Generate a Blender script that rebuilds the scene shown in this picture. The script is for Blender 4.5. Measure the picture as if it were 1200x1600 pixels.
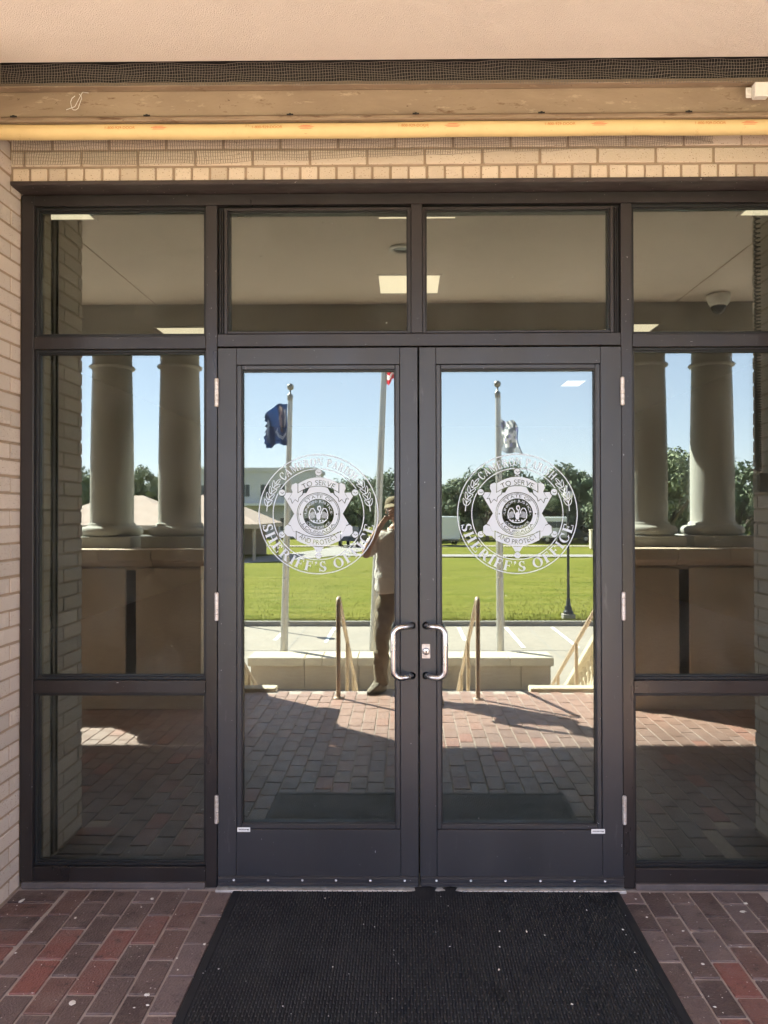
import bpy, bmesh, math, random
import numpy as np
from mathutils import Vector, Matrix, Euler
R = math.radians
PI = math.pi
for o in list(bpy.data.objects):
    bpy.data.objects.remove(o, do_unlink=True)
S = bpy.context.scene
C = S.collection
random.seed(7)

# ------------------------------------------------------------------ camera, sky, sun, exposure
cam_d = bpy.data.cameras.new("camera")
cam = bpy.data.objects.new("camera", cam_d)
C.objects.link(cam)
cam_d.sensor_fit = 'VERTICAL'
cam_d.sensor_height = 36.0
cam_d.lens = 26.057
cam_d.clip_start = 0.01
cam_d.clip_end = 2000
cam_d.shift_x = -0.01284
cam_d.shift_y = -0.0063
base = Matrix.Rotation(R(90), 3, 'X')
cam_rot = Matrix.Rotation(R(0.57), 3, 'Z') @ Matrix.Rotation(R(0.52), 3, 'X') @ base @ Matrix.Rotation(R(-0.12), 3, 'Z')
cam.location = (0, -3.41, 1.70)
cam.rotation_euler = cam_rot.to_euler()
S.camera = cam
S.render.resolution_x = 768
S.render.resolution_y = 1024
S.render.engine = 'CYCLES'
S.cycles.max_bounces = 10
S.cycles.diffuse_bounces = 5
S.cycles.glossy_bounces = 6
S.cycles.transparent_max_bounces = 16
S.cycles.sample_clamp_indirect = 8

SUN_DIR = Vector((-0.85, -0.68, 1.0)).normalized()      # towards the sun
sun_el = math.asin(SUN_DIR.z)
sun_az = math.atan2(SUN_DIR.x, SUN_DIR.y)
world = bpy.data.worlds.new("World")
S.world = world
world.use_nodes = True
nt = world.node_tree
nt.nodes.clear()
wo = nt.nodes.new('ShaderNodeOutputWorld')
bg = nt.nodes.new('ShaderNodeBackground')
sky = nt.nodes.new('ShaderNodeTexSky')
sky.sky_type = 'NISHITA'
sky.sun_disc = False
sky.sun_elevation = sun_el
sky.sun_rotation = sun_az
sky.altitude = 5
sky.air_density = 0.8
sky.dust_density = 0.0
sky.ozone_density = 1.0
bg.inputs['Strength'].default_value = 0.112
hsv = nt.nodes.new('ShaderNodeHueSaturation')
hsv.inputs['Saturation'].default_value = 1.0
tint = nt.nodes.new('ShaderNodeMix'); tint.data_type = 'RGBA'; tint.blend_type = 'MULTIPLY'
tint.inputs['Factor'].default_value = 1.0; tint.inputs['B'].default_value = (1.0, .95, 1.07, 1)
gam = nt.nodes.new('ShaderNodeGamma'); gam.inputs['Gamma'].default_value = 0.5      # thin summer haze evens the sky out
nt.links.new(sky.outputs[0], gam.inputs['Color']); nt.links.new(gam.outputs[0], hsv.inputs['Color']); nt.links.new(hsv.outputs[0], tint.inputs['A']); nt.links.new(tint.outputs['Result'], bg.inputs[0])
nt.links.new(bg.outputs[0], wo.inputs[0])
sl = bpy.data.lights.new("sun", 'SUN')
sl.energy = 4.1
sl.angle = R(0.5)
sl.color = (1.0, 0.955, 0.89)
sun = bpy.data.objects.new("sun", sl)
C.objects.link(sun)
sun.location = (-20, -20, 30)
sun.rotation_euler = SUN_DIR.to_track_quat('Z', 'Y').to_euler()
S.view_settings.view_transform = 'Standard'
S.view_settings.look = 'None'
S.view_settings.exposure = 4.08
S.view_settings.gamma = 1
S.view_settings.use_curve_mapping = False

# ------------------------------------------------------------------ helpers
class MB:
    def __init__(s):
        s.v = []; s.f = []; s.m = []; s.rnd = []; s.cur = 0.0; s.mi = 0; s.sm = []; s.smooth = False
    def add(s, vs, fs):
        b = len(s.v)
        s.v += [tuple(p) for p in vs]
        for f in fs:
            s.f.append(tuple(b + i for i in f)); s.m.append(s.mi); s.rnd.append(s.cur); s.sm.append(s.smooth)
        return s
    def box(s, x0, x1, y0, y1, z0, z1, M=None):
        vs = [Vector((x, y, z)) for z in (z0, z1) for y in (y0, y1) for x in (x0, x1)]
        if M is not None: vs = [M @ p for p in vs]
        return s.add(vs, [(0, 2, 3, 1), (4, 5, 7, 6), (0, 1, 5, 4), (2, 6, 7, 3), (0, 4, 6, 2), (1, 3, 7, 5)])
    def tube(s, path, rad, n=10, caps=True):
        P = [Vector(p) for p in path]
        if not hasattr(rad, '__len__'): rad = [rad] * len(P)
        old = s.smooth; s.smooth = n > 5
        t0 = (P[1] - P[0]).normalized()
        up = Vector((0, 0, 1)) if abs(t0.z) < .9 else Vector((1, 0, 0))
        u = t0.cross(up).normalized()
        rings = []
        for i, p in enumerate(P):
            if i == 0: t = (P[1] - P[0])
            elif i == len(P) - 1: t = (P[i] - P[i-1])
            else: t = (P[i+1] - P[i]).normalized() + (P[i] - P[i-1]).normalized()
            t.normalize()
            u = (u - t * u.dot(t)).normalized()
            w = t.cross(u)
            rings.append([p + (u * math.cos(2*PI*k/n) + w * math.sin(2*PI*k/n)) * rad[i] for k in range(n)])
        vs = [q for r in rings for q in r]
        fs = [(i*n+k, i*n+(k+1) % n, (i+1)*n+(k+1) % n, (i+1)*n+k) for i in range(len(P)-1) for k in range(n)]
        s.add(vs, fs)
        if caps:
            s.smooth = False
            s.add(rings[0], [tuple(range(n))[::-1]]); s.add(rings[-1], [tuple(range(n))])
        s.smooth = old
        return s
    def lathe(s, prof, cx, cy, n=24, cz=0.0, M=None):
        old = s.smooth; s.smooth = True
        vs = [Vector((cx + r*math.cos(2*PI*k/n), cy + r*math.sin(2*PI*k/n), cz + z)) for r, z in prof for k in range(n)]
        if M is not None: vs = [M @ p for p in vs]
        fs = [(i*n+k, i*n+(k+1) % n, (i+1)*n+(k+1) % n, (i+1)*n+k) for i in range(len(prof)-1) for k in range(n)]
        s.add(vs, fs); s.smooth = old
        return s
    def prism_x(s, poly, x0, x1):       # poly in (y,z)
        n = len(poly)
        vs = [(x0, y, z) for y, z in poly] + [(x1, y, z) for y, z in poly]
        fs = [tuple(range(n)), tuple(range(2*n-1, n-1, -1))] + [(i, (i+1) % n + 0, n + (i+1) % n, n+i)[::-1] for i in range(n)]
        return s.add(vs, fs)
    def ball(s, c, r, n=12, sc=(1, 1, 1)):
        prof = [(max(1e-4, r*math.sin(PI*i/n)), -r*math.cos(PI*i/n)) for i in range(n+1)]
        M = Matrix.Translation(c) @ Matrix.Diagonal((*sc, 1))
        return s.lathe(prof, 0, 0, n=n+4, M=M)
    def build(s, name, mat, parent=None, bevel=0.0, loc=None, seg=1):
        me = bpy.data.meshes.new(name)
        me.from_pydata(s.v, [], s.f)
        mats = mat if isinstance(mat, (list, tuple)) else [mat]
        for m in mats: me.materials.append(m)
        me.polygons.foreach_set('material_index', s.m)
        me.polygons.foreach_set('use_smooth', s.sm)
        if any(s.rnd):
            a = me.attributes.new('rnd', 'FLOAT', 'FACE')
            a.data.foreach_set('value', s.rnd)
        bm = bmesh.new(); bm.from_mesh(me)
        bmesh.ops.recalc_face_normals(bm, faces=bm.faces)
        if bevel > 0:
            es = [e for e in bm.edges if len(e.link_faces) == 2 and e.calc_face_angle(0) > R(28)]
            bmesh.ops.bevel(bm, geom=es, offset=bevel, segments=seg, profile=.5, affect='EDGES', clamp_overlap=True)
        bm.to_mesh(me); bm.free()
        o = bpy.data.objects.new(name, me)
        C.objects.link(o)
        if parent is not None: o.parent = parent
        if loc is not None: o.location = loc
        return o

def tag(o, label=None, cat=None, group=None, kind=None):
    if label: o['label'] = label
    if cat: o['category'] = cat
    if group: o['group'] = group
    if kind: o['kind'] = kind
    return o
def empty(name, loc=(0, 0, 0), label=None, cat=None, group=None, kind=None, rz=0):
    o = bpy.data.objects.new(name, None)
    C.objects.link(o); o.location = loc; o.rotation_euler = (0, 0, rz)
    o.empty_display_size = .1
    return tag(o, label, cat, group, kind)
def share(name, me, loc, parent=None, rot=None, scale=None):
    o = bpy.data.objects.new(name, me); C.objects.link(o); o.location = loc
    if parent is not None: o.parent = parent
    if rot is not None: o.rotation_euler = rot
    if scale is not None: o.scale = scale
    return o
def copy_tree(o, parent=None):
    c = o.copy(); C.objects.link(c); c.parent = parent
    for ch in [k for k in o.children]: copy_tree(ch, c)
    return c

# ------------------------------------------------------------------ materials
def mat(name, col, rough=.6, metal=0.0, var=None, vscale=6, bump=0, bscale=60, specks=None, rnd=None, spec=.5,
        vdist=.5, stretch=None, coat=0, stain=None, bdist=.002, worn=None):
    m = bpy.data.materials.new(name); m.use_nodes = True
    t = m.node_tree; N = t.nodes; L = t.links
    b = N['Principled BSDF']
    b.inputs['Roughness'].default_value = rough
    b.inputs['Metallic'].default_value = metal
    b.inputs['Specular IOR Level'].default_value = spec
    if coat: b.inputs['Coat Weight'].default_value = coat
    tc = N.new('ShaderNodeTexCoord')
    geo = N.new('ShaderNodeNewGeometry')
    src = geo.outputs['Position']
    if stretch:
        mp = N.new('ShaderNodeMapping'); mp.inputs['Scale'].default_value = stretch
        L.new(src, mp.inputs[0]); vsrc = mp.outputs[0]
    else: vsrc = src
    cur = None
    def rgb(c):
        n = N.new('ShaderNodeRGB'); n.outputs[0].default_value = (*c, 1); return n.outputs[0]
    cur = rgb(col)
    def mix(a, b_, fac, mode='MIX'):
        n = N.new('ShaderNodeMix'); n.data_type = 'RGBA'; n.blend_type = mode
        L.new(a, n.inputs['A']); L.new(b_, n.inputs['B'])
        if isinstance(fac, float): n.inputs['Factor'].default_value = fac
        else: L.new(fac, n.inputs['Factor'])
        return n.outputs['Result']
    def ramp(v, p0, p1, c0=0.0, c1=1.0):
        n = N.new('ShaderNodeMapRange'); n.inputs['From Min'].default_value = p0; n.inputs['From Max'].default_value = p1
        n.inputs['To Min'].default_value = c0; n.inputs['To Max'].default_value = c1
        L.new(v, n.inputs['Value']); return n.outputs['Result']
    if rnd:      # list of (pos, color): per-piece colour
        oi = N.new('ShaderNodeObjectInfo'); at = N.new('ShaderNodeAttribute'); at.attribute_name = 'rnd'
        ad = N.new('ShaderNodeMath'); ad.operation = 'ADD'
        L.new(oi.outputs['Random'], ad.inputs[0]); L.new(at.outputs['Fac'], ad.inputs[1])
        fr = N.new('ShaderNodeMath'); fr.operation = 'FRACT'; L.new(ad.outputs[0], fr.inputs[0])
        cr = N.new('ShaderNodeValToRGB')
        el = cr.color_ramp.elements
        while len(el) < len(rnd): el.new(.5)
        for e, (p, c) in zip(el, rnd): e.position = p; e.color = (*c, 1)
        L.new(fr.outputs[0], cr.inputs[0]); cur = cr.outputs[0]
    if var:
        no = N.new('ShaderNodeTexNoise'); no.inputs['Scale'].default_value = vscale; no.inputs['Detail'].default_value = 8
        no.inputs['Roughness'].default_value = .65; no.inputs['Distortion'].default_value = vdist
        L.new(vsrc, no.inputs['Vector'])
        cur = mix(cur, rgb(var), ramp(no.outputs['Fac'], .35, .72))
    if stain:    # (color, scale, lo, hi)
        for sc_, s_, lo, hi in (stain if isinstance(stain[0][0], (tuple, list)) else [stain]):
            no = N.new('ShaderNodeTexNoise'); no.inputs['Scale'].default_value = s_; no.inputs['Detail'].default_value = 6
            no.inputs['Roughness'].default_value = .7
            L.new(vsrc, no.inputs['Vector'])
            cur = mix(cur, rgb(sc_), ramp(no.outputs['Fac'], lo, hi))
    if worn:     # dusty worn brick away from the doorway, with sunlit brightness also put into its colour
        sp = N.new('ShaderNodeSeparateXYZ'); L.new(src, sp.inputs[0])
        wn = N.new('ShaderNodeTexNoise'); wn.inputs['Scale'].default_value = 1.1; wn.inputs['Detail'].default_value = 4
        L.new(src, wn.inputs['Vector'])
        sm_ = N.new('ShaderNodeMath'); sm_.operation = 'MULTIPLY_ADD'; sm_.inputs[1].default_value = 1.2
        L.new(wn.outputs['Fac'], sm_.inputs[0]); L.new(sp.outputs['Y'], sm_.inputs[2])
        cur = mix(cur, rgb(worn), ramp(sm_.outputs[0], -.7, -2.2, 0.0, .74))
    if specks:   # (color, scale, size, density 0..1)
        for sc_, s_, size, dens in specks:
            vo = N.new('ShaderNodeTexVoronoi'); vo.inputs['Scale'].default_value = s_
            nz = N.new('ShaderNodeTexNoise'); nz.inputs['Scale'].default_value = s_*2.3
            L.new(src, nz.inputs['Vector'])
            ad = N.new('ShaderNodeVectorMath'); ad.operation = 'MULTIPLY_ADD'
            ad.inputs[1].default_value = (1.2/s_,)*3
            L.new(nz.outputs['Color'], ad.inputs[0]); L.new(src, ad.inputs[2])
            L.new(ad.outputs[0], vo.inputs['Vector'])
            a = ramp(vo.outputs['Distance'], size*.7, size, 1, 0)
            sx = N.new('ShaderNodeSeparateColor'); L.new(vo.outputs['Color'], sx.inputs[0])
            g = N.new('ShaderNodeMath'); g.operation = 'LESS_THAN'; g.inputs[1].default_value = dens
            L.new(sx.outputs[0], g.inputs[0])
            mu = N.new('ShaderNodeMath'); mu.operation = 'MULTIPLY'; L.new(a, mu.inputs[0]); L.new(g.outputs[0], mu.inputs[1])
            cur = mix(cur, rgb(sc_), mu.outputs[0])
    L.new(cur, b.inputs['Base Color'])
    if bump:
        no = N.new('ShaderNodeTexNoise'); no.inputs['Scale'].default_value = bscale; no.inputs['Detail'].default_value = 6
        L.new(vsrc, no.inputs['Vector'])
        bp = N.new('ShaderNodeBump'); bp.inputs['Strength'].default_value = bump; bp.inputs['Distance'].default_value = bdist
        L.new(no.outputs['Fac'], bp.inputs['Height']); L.new(bp.outputs[0], b.inputs['Normal'])
    rn = N.new('ShaderNodeTexNoise'); rn.inputs['Scale'].default_value = vscale*1.7; rn.inputs['Detail'].default_value = 5
    L.new(vsrc, rn.inputs['Vector'])
    L.new(ramp(rn.outputs['Fac'], .3, .7, max(0, rough-.08), min(1, rough+.1)), b.inputs['Roughness'])
    return m

M = {}
M['stucco'] = mat('stucco', (.68, .595, .53), .9, var=(.62, .54, .48), vscale=2.2, bump=1.0, bscale=230, bdist=.004)
M['brick'] = mat('buff_brick', (.55, .42, .31), .85, rnd=[(0, (.48, .39, .30)), (.35, (.58, .48, .375)), (.6, (.53, .435, .34)), (.8, (.61, .505, .395)), (1, (.55, .43, .32))],
                 stain=[((.36, .25, .17), 55, .62, .75), ((.62, .50, .38), 14, .55, .8)],
                 specks=[((.22, .14, .09), 150, .32, .22)], bump=.7, bscale=260, bdist=.003)
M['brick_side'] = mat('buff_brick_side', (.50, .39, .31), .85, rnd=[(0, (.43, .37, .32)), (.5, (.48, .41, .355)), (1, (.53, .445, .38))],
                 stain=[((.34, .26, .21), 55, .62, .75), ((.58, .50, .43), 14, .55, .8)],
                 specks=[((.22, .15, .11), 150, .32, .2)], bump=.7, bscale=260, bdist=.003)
M['mortar'] = mat('mortar', (.34, .25, .175), .95, var=(.27, .20, .14), vscale=12, bump=.6, bscale=300)
M['mortar_grey'] = mat('mortar_grey', (.42, .36, .32), .95, var=(.29, .24, .215), vscale=9, bump=.6, bscale=300, specks=[((.6, .58, .55), 14, .18, .10)])
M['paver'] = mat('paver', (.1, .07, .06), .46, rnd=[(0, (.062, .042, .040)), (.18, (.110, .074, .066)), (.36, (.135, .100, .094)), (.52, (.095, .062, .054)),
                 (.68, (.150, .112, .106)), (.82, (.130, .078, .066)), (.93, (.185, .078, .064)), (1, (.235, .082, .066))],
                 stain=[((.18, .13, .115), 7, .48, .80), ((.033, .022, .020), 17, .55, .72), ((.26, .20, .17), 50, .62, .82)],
                 specks=[((.50, .44, .40), 70, .20, .08), ((.78, .76, .73), 11, .075, .10)], bump=1.0, bscale=110, bdist=.005, worn=(.36, .215, .17))  # outer pavers paled so the colour carries part of the sunlight
M['seal'] = mat('sill_sealant', (.085, .070, .066), .8, var=(.12, .10, .095), vscale=10)
M['bronze'] = mat('dark_bronze_aluminium', (.017, .0135, .013), .34, metal=.15, var=(.023, .020, .021), vscale=3, stretch=(1.0, 1.0, .25), spec=.6,
                 specks=[((.5, .5, .5), 38, .09, .11), ((.55, .55, .55), 110, .12, .03)], bump=.08, bscale=40)
M['door'] = mat('door_aluminium', (.028, .0285, .034), .38, metal=.15, var=(.034, .0345, .038), vscale=2.5, stretch=(1.0, 1.0, .2), spec=.6,
                 stain=[((.075, .073, .078), 13, .64, .74), ((.10, .095, .10), 60, .68, .74)], specks=[((.55, .55, .55), 26, .08, .09), ((.6, .6, .6), 90, .10, .03)], bump=.06, bscale=40)
M['gasket'] = mat('black_gasket', (.008, .008, .009), .5)
M['lintel'] = mat('lintel_steel', (.030, .021, .020), .5, var=(.055, .042, .040), vscale=14, stretch=(.4, 1, 1), bump=.3, bscale=80, specks=[((.5, .46, .42), 60, .14, .08)])
M['chrome'] = mat('satin_aluminium', (.62, .62, .62), .27, metal=1.0)
M['hinge'] = mat('hinge_metal', (.66, .63, .60), .45, metal=.6, var=(.40, .33, .28), vscale=50)
M['threshold'] = mat('threshold_metal', (.62, .61, .58), .5, metal=.5, var=(.35, .34, .32), vscale=30)
M['rubber'] = mat('mat_rubber', (.009, .0095, .012), .65, var=(.014, .015, .018), vscale=5, specks=[((.6, .6, .58), 13, .055, .25), ((.5, .5, .48), 45, .08, .03)], spec=.4)
M['ribs'] = mat('mat_rib_rubber', (.015, .016, .019), .52, var=(.028, .029, .032), vscale=5, stain=[((.004, .004, .005), 3.3, .60, .64), ((.035, .035, .036), 9, .60, .8)],
                specks=[((.65, .65, .62), 13, .055, .3), ((.5, .5, .48), 45, .08, .02)], spec=.4)
M['bar'] = mat('shutter_steel', (.29, .215, .145), .62, var=(.21, .15, .10), vscale=5, stretch=(.5, 1, 1.6), stain=[((.11, .05, .022), 9, .60, .68), ((.40, .31, .22), 24, .58, .72), ((.16, .10, .06), 40, .62, .7)],
               specks=[((.08, .04, .02), 30, .12, .12)], bump=.25, bscale=50)
M['barlip'] = mat('shutter_lip', (.36, .27, .18), .6, var=(.20, .13, .085), vscale=9, stretch=(.35, 1, 2), stain=[((.10, .05, .025), 14, .57, .66), ((.42, .36, .28), 40, .60, .7)])
M['yellow'] = mat('yellow_vinyl', (.66, .49, .235), .6, var=(.60, .44, .21), vscale=7, stain=[((.40, .22, .08), 20, .62, .74), ((.20, .11, .05), 55, .66, .74)])
M['orange'] = mat('orange_print', (.50, .17, .035), .6)
M['redprint'] = mat('red_print', (.62, .12, .06), .6)
M['wire'] = mat('mesh_wire', (.20, .17, .14), .6, metal=.4)
M['guide'] = mat('guide_channel', (.10, .08, .065), .6)
M['dark'] = mat('void', (.02, .016, .014), .9)
M['white'] = mat('white_plastic', (.7, .68, .64), .5, var=(.6, .57, .52), vscale=20)
M['vinyl'] = mat('white_vinyl', (.46, .51, .56), .55)
M['black'] = mat('black_print', (.02, .02, .02), .6)
M['lime'] = mat('limestone', (.46, .37, .275), .85, var=(.40, .32, .24), vscale=3, bump=.5, bscale=90, stretch=(1, 1, .4), stain=[((.33, .26, .19), 5, .55, .8), ((.25, .20, .15), 16, .64, .8)], bdist=.003)
M['limel'] = mat('pale_limestone', (.56, .48, .36), .85, var=(.50, .42, .32), vscale=3, bump=.4, bscale=90)
M['column'] = mat('column_stone', (.36, .345, .31), .8, var=(.31, .30, .27), vscale=2.5, stretch=(1, 1, .3), stain=((.28, .26, .225), 5, .58, .8), bump=.3, bscale=120)
M['rail'] = mat('rail_paint', (.44, .33, .24), .4, var=(.38, .28, .20), vscale=12)
M['concrete'] = mat('concrete', (.315, .265, .215), .9, var=(.27, .23, .19), vscale=.8, stain=((.20, .18, .155), 3, .55, .8), bump=.3, bscale=40)
M['kerb'] = mat('kerb_concrete', (.30, .27, .23), .9, var=(.2, .18, .15), vscale=2)
M['stripe'] = mat('line_paint', (.80, .80, .76), .7)
M['asphalt'] = mat('road_grey', (.30, .27, .25), .95, var=(.24, .22, .20), vscale=.6)
M['lawn'] = mat('lawn', (.150, .155, .026), .95, var=(.20, .185, .040), vscale=.5, stain=[((.095, .115, .016), 1.6, .48, .68), ((.24, .21, .075), 3.5, .56, .75), ((.10, .12, .02), 9, .55, .75)], bump=1, bscale=9, bdist=.05, spec=.05, stretch=(.28, 1.3, 1))
M['leafA'] = mat('leaf_dark', (.045, .075, .020), .7, rnd=[(0, (.10, .13, .08)), (.5, (.135, .165, .10)), (1, (.18, .21, .12))], spec=.25)  # paled and greyed so the colour stands in for distance haze
M['leafB'] = mat('leaf_light', (.07, .10, .028), .7, rnd=[(0, (.13, .16, .09)), (.5, (.165, .19, .105)), (1, (.20, .23, .125))], spec=.25)  # haze put into the leaf colour here too
M['bark'] = mat('bark', (.12, .095, .07), .9, var=(.08, .06, .045), vscale=8)
M['pole'] = mat('flagpole_aluminium', (.52, .50, .46), .35, metal=.6, var=(.42, .40, .37), vscale=4)
M['gold'] = mat('pole_ball', (.25, .23, .20), .35, metal=.7)
M['lampblack'] = mat('lamp_black', (.02, .02, .02), .4)
M['globe'] = mat('lamp_globe', (.7, .7, .66), .3)
M['roof'] = mat('tan_roof', (.45, .33, .27), .9, var=(.38, .28, .23), vscale=1)
M['bwall'] = mat('grey_wall', (.62, .61, .60), .9, var=(.55, .54, .53), vscale=.5)
M['twall'] = mat('tan_wall', (.40, .32, .26), .9)
M['winglass'] = mat('window_glass', (.04, .05, .06), .1)
M['vwhite'] = mat('vehicle_white', (.72, .72, .70), .3)
M['vdark'] = mat('vehicle_dark', (.05, .055, .06), .3)
M['tyre'] = mat('tyre', (.02, .02, .02), .8)
M['skin'] = mat('skin', (.42, .23, .15), .55, var=(.36, .19, .12), vscale=20)
M['shirt'] = mat('shirt_cloth', (.66, .62, .58), .9, var=(.58, .54, .50), vscale=9, bump=1, bscale=12, bdist=.03)
M['pants'] = mat('trouser_cloth', (.21, .165, .11), .9, var=(.16, .125, .085), vscale=9, bump=1, bscale=14, bdist=.025)
M['cap'] = mat('cap_cloth', (.22, .17, .10), .9, var=(.15, .12, .07), vscale=25)
M['hair'] = mat('hair', (.03, .02, .015), .7)
M['shoe'] = mat('shoe_leather', (.26, .21, .15), .8, var=(.08, .06, .05), vscale=22)
M['sole'] = mat('shoe_sole', (.05, .045, .04), .8)
M['lace'] = mat('shoe_lace', (.6, .56, .48), .8)
M['phone'] = mat('phone_body', (.03, .03, .035), .25)
M['inwall'] = mat('interior_wall', (.17, .16, .14), .9)
M['infloor'] = mat('interior_floor', (.16, .15, .14), .6)
M['inceil'] = mat('interior_ceiling', (.20, .19, .17), .9)
def emis(name, col, st):
    m = bpy.data.materials.new(name); m.use_nodes = True
    b = m.node_tree.nodes['Principled BSDF']
    b.inputs['Base Color'].default_value = (*col, 1)
    b.inputs['Emission Color'].default_value = (*col, 1); b.inputs['Emission Strength'].default_value = st
    return m
M['panel'] = emis('light_panel', (1.0, .84, .60), .085)

def glass(name, refl, tint, gtint, rough=0.0):
    m = bpy.data.materials.new(name); m.use_nodes = True
    t = m.node_tree; N = t.nodes; L = t.links; N.clear()
    out = N.new('ShaderNodeOutputMaterial')
    g = N.new('ShaderNodeBsdfGlossy'); g.inputs['Roughness'].default_value = rough; g.inputs['Color'].default_value = (*gtint, 1)
    tr = N.new('ShaderNodeBsdfTransparent'); tr.inputs['Color'].default_value = (*tint, 1)
    fr = N.new('ShaderNodeFresnel'); fr.inputs['IOR'].default_value = 1.45
    mr = N.new('ShaderNodeMapRange'); mr.inputs['From Min'].default_value = .034; mr.inputs['From Max'].default_value = 1
    mr.inputs['To Min'].default_value = refl; mr.inputs['To Max'].default_value = 1
    L.new(fr.outputs[0], mr.inputs['Value'])
    mx = N.new('ShaderNodeMixShader')
    L.new(mr.outputs[0], mx.inputs[0]); L.new(tr.outputs[0], mx.inputs[1]); L.new(g.outputs[0], mx.inputs[2])
    # faint dust film, a little heavier near the pane's edges of grime noise
    df = N.new('ShaderNodeBsdfDiffuse'); df.inputs['Color'].default_value = (.55, .55, .52, 1)
    geo = N.new('ShaderNodeNewGeometry')
    no = N.new('ShaderNodeTexNoise'); no.inputs['Scale'].default_value = 3.2; no.inputs['Detail'].default_value = 9; no.inputs['Roughness'].default_value = .7
    L.new(geo.outputs['Position'], no.inputs['Vector'])
    m2 = N.new('ShaderNodeMapRange'); m2.inputs['From Min'].default_value = .45; m2.inputs['From Max'].default_value = .8
    m2.inputs['To Min'].default_value = 0.004; m2.inputs['To Max'].default_value = .055
    L.new(no.outputs['Fac'], m2.inputs['Value'])
    vo = N.new('ShaderNodeTexVoronoi'); vo.inputs['Scale'].default_value = 24
    L.new(geo.outputs['Position'], vo.inputs['Vector'])
    sx = N.new('ShaderNodeSeparateColor'); L.new(vo.outputs['Color'], sx.inputs[0])
    lt = N.new('ShaderNodeMath'); lt.operation = 'LESS_THAN'; lt.inputs[1].default_value = .07; L.new(sx.outputs[0], lt.inputs[0])
    d = N.new('ShaderNodeMath'); d.operation = 'LESS_THAN'; d.inputs[1].default_value = .07; L.new(vo.outputs['Distance'], d.inputs[0])
    mu = N.new('ShaderNodeMath'); mu.operation = 'MULTIPLY'; L.new(lt.outputs[0], mu.inputs[0]); L.new(d.outputs[0], mu.inputs[1])
    mu2 = N.new('ShaderNodeMath'); mu2.operation = 'MULTIPLY_ADD'; mu2.inputs[1].default_value = .35
    L.new(mu.outputs[0], mu2.inputs[0]); L.new(m2.outputs[0], mu2.inputs[2])
    mx2 = N.new('ShaderNodeMixShader')
    L.new(mu2.outputs[0], mx2.inputs[0]); L.new(mx.outputs[0], mx2.inputs[1]); L.new(df.outputs[0], mx2.inputs[2])
    L.new(mx2.outputs[0], out.inputs[0])
    return m
M['glass'] = glass('reflective_glass', .175, (.72, .76, .70), (.89, 1.0, .90))
M['glass_back'] = glass('inner_glass_face', .035, (.9, .9, .88), (.85, .93, 1.0))

M['dropping'] = mat('dropping', (.72, .70, .66), .8, var=(.55, .53, .48), vscale=120)
# ------------------------------------------------------------------ setting: ground, lawn, paving
G = -1.5            # level of the car park below the porch
XL, XR = -1.752, 1.880   # brick returns of the entrance recess
XC = .065              # centre line of the building
mb = MB(); mb.box(-400, 400, -600, 60, G-1.0, G-.02)
tag(mb.build('ground', M['concrete']), kind='structure')
mb = MB(); mb.add([(-60, -17.45, G), (60, -17.45, G), (60, -4.2, G), (-60, -4.2, G)], [(0, 1, 2, 3)])
car_park = tag(mb.build('car_park', M['concrete']), kind='structure')
jt = MB()
for x in (-9.1, -5.4, -2.75, .6, 3.4, 6.4, 9.6):
    jt.add([(x, -17.4, G+.004), (x+.03, -17.4, G+.004), (x+.03, -10.9, G+.004), (x, -10.9, G+.004)], [(0, 1, 2, 3)])
jt.add([(-20, -13.8, G+.005), (20, -13.8, G+.005), (20, -13.77, G+.005), (-20, -13.77, G+.005)], [(0, 1, 2, 3)])
jt.build('slab_joint', M['asphalt'], car_park)
for x, y0, y1 in ((-5.8, -17.2, -15.2), (-4.52, -17.2, -15.2), (-3.25, -16.9, -15.1), (-1.95, -17.2, -14.8), (1.50, -17.2, -15.1), (2.80, -17.2, -14.1), (4.08, -17.2, -14.1), (5.4, -17.2, -14.1)):
    s = MB(); s.add([(x-.045, y0, G+.008), (x+.045, y0, G+.008), (x+.045, y1, G+.008), (x-.045, y1, G+.008)], [(0, 1, 2, 3)])
    s.build('parking_line', M['stripe'], car_park)
mb = MB()
for k in range(16):
    mb.box(-40+k*5, -35.015+k*5, -17.62, -17.45, G-.1, G+.13)
tag(mb.build('kerb', M['kerb'], bevel=.015), kind='structure')
# lawn: gently rolling sheet
nx, ny = 90, 110
mb = MB()
vs = []
for j in range(ny+1):
    y = -17.62 - (j/ny)**1.7*500
    for i in range(nx+1):
        x = (i/nx-.5)*(60 + (j/ny)**1.5*700)
        z = G + .11 + .012*math.sin(x*.31+y*.2) + .02*math.sin(x*.13-y*.09)*min(1, (-y-17)/20)
        vs.append((x, y, z))
mb.smooth = True
mb.add(vs, [(j*(nx+1)+i, j*(nx+1)+i+1, (j+1)*(nx+1)+i+1, (j+1)*(nx+1)+i) for j in range(ny) for i in range(nx)])
tag(mb.build('lawn', M['lawn']), kind='structure')
# grass blades where the lawn is nearest, rooted along the kerb
mb = MB()
rg = random.Random(3)
for k in range(26000):
    y = -17.64 - 22*rg.random()**3.2; x = rg.uniform(-6.5, 7.5)*(1-y/60)
    h = rg.uniform(.03, .075); a = rg.uniform(0, PI); w = .007
    lx, ly = rg.uniform(-.03, .03), rg.uniform(-.03, .03)
    z = G + .10
    mb.add([(x-w*math.cos(a), y-w*math.sin(a), z), (x+w*math.cos(a), y+w*math.sin(a), z), (x+lx, y+ly, z+h+.03)], [(0, 1, 2)])
tag(mb.build('grass', M['lawn']), 'short mown grass blades along the edge of the lawn beyond the kerb', 'grass', kind='stuff')
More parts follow.
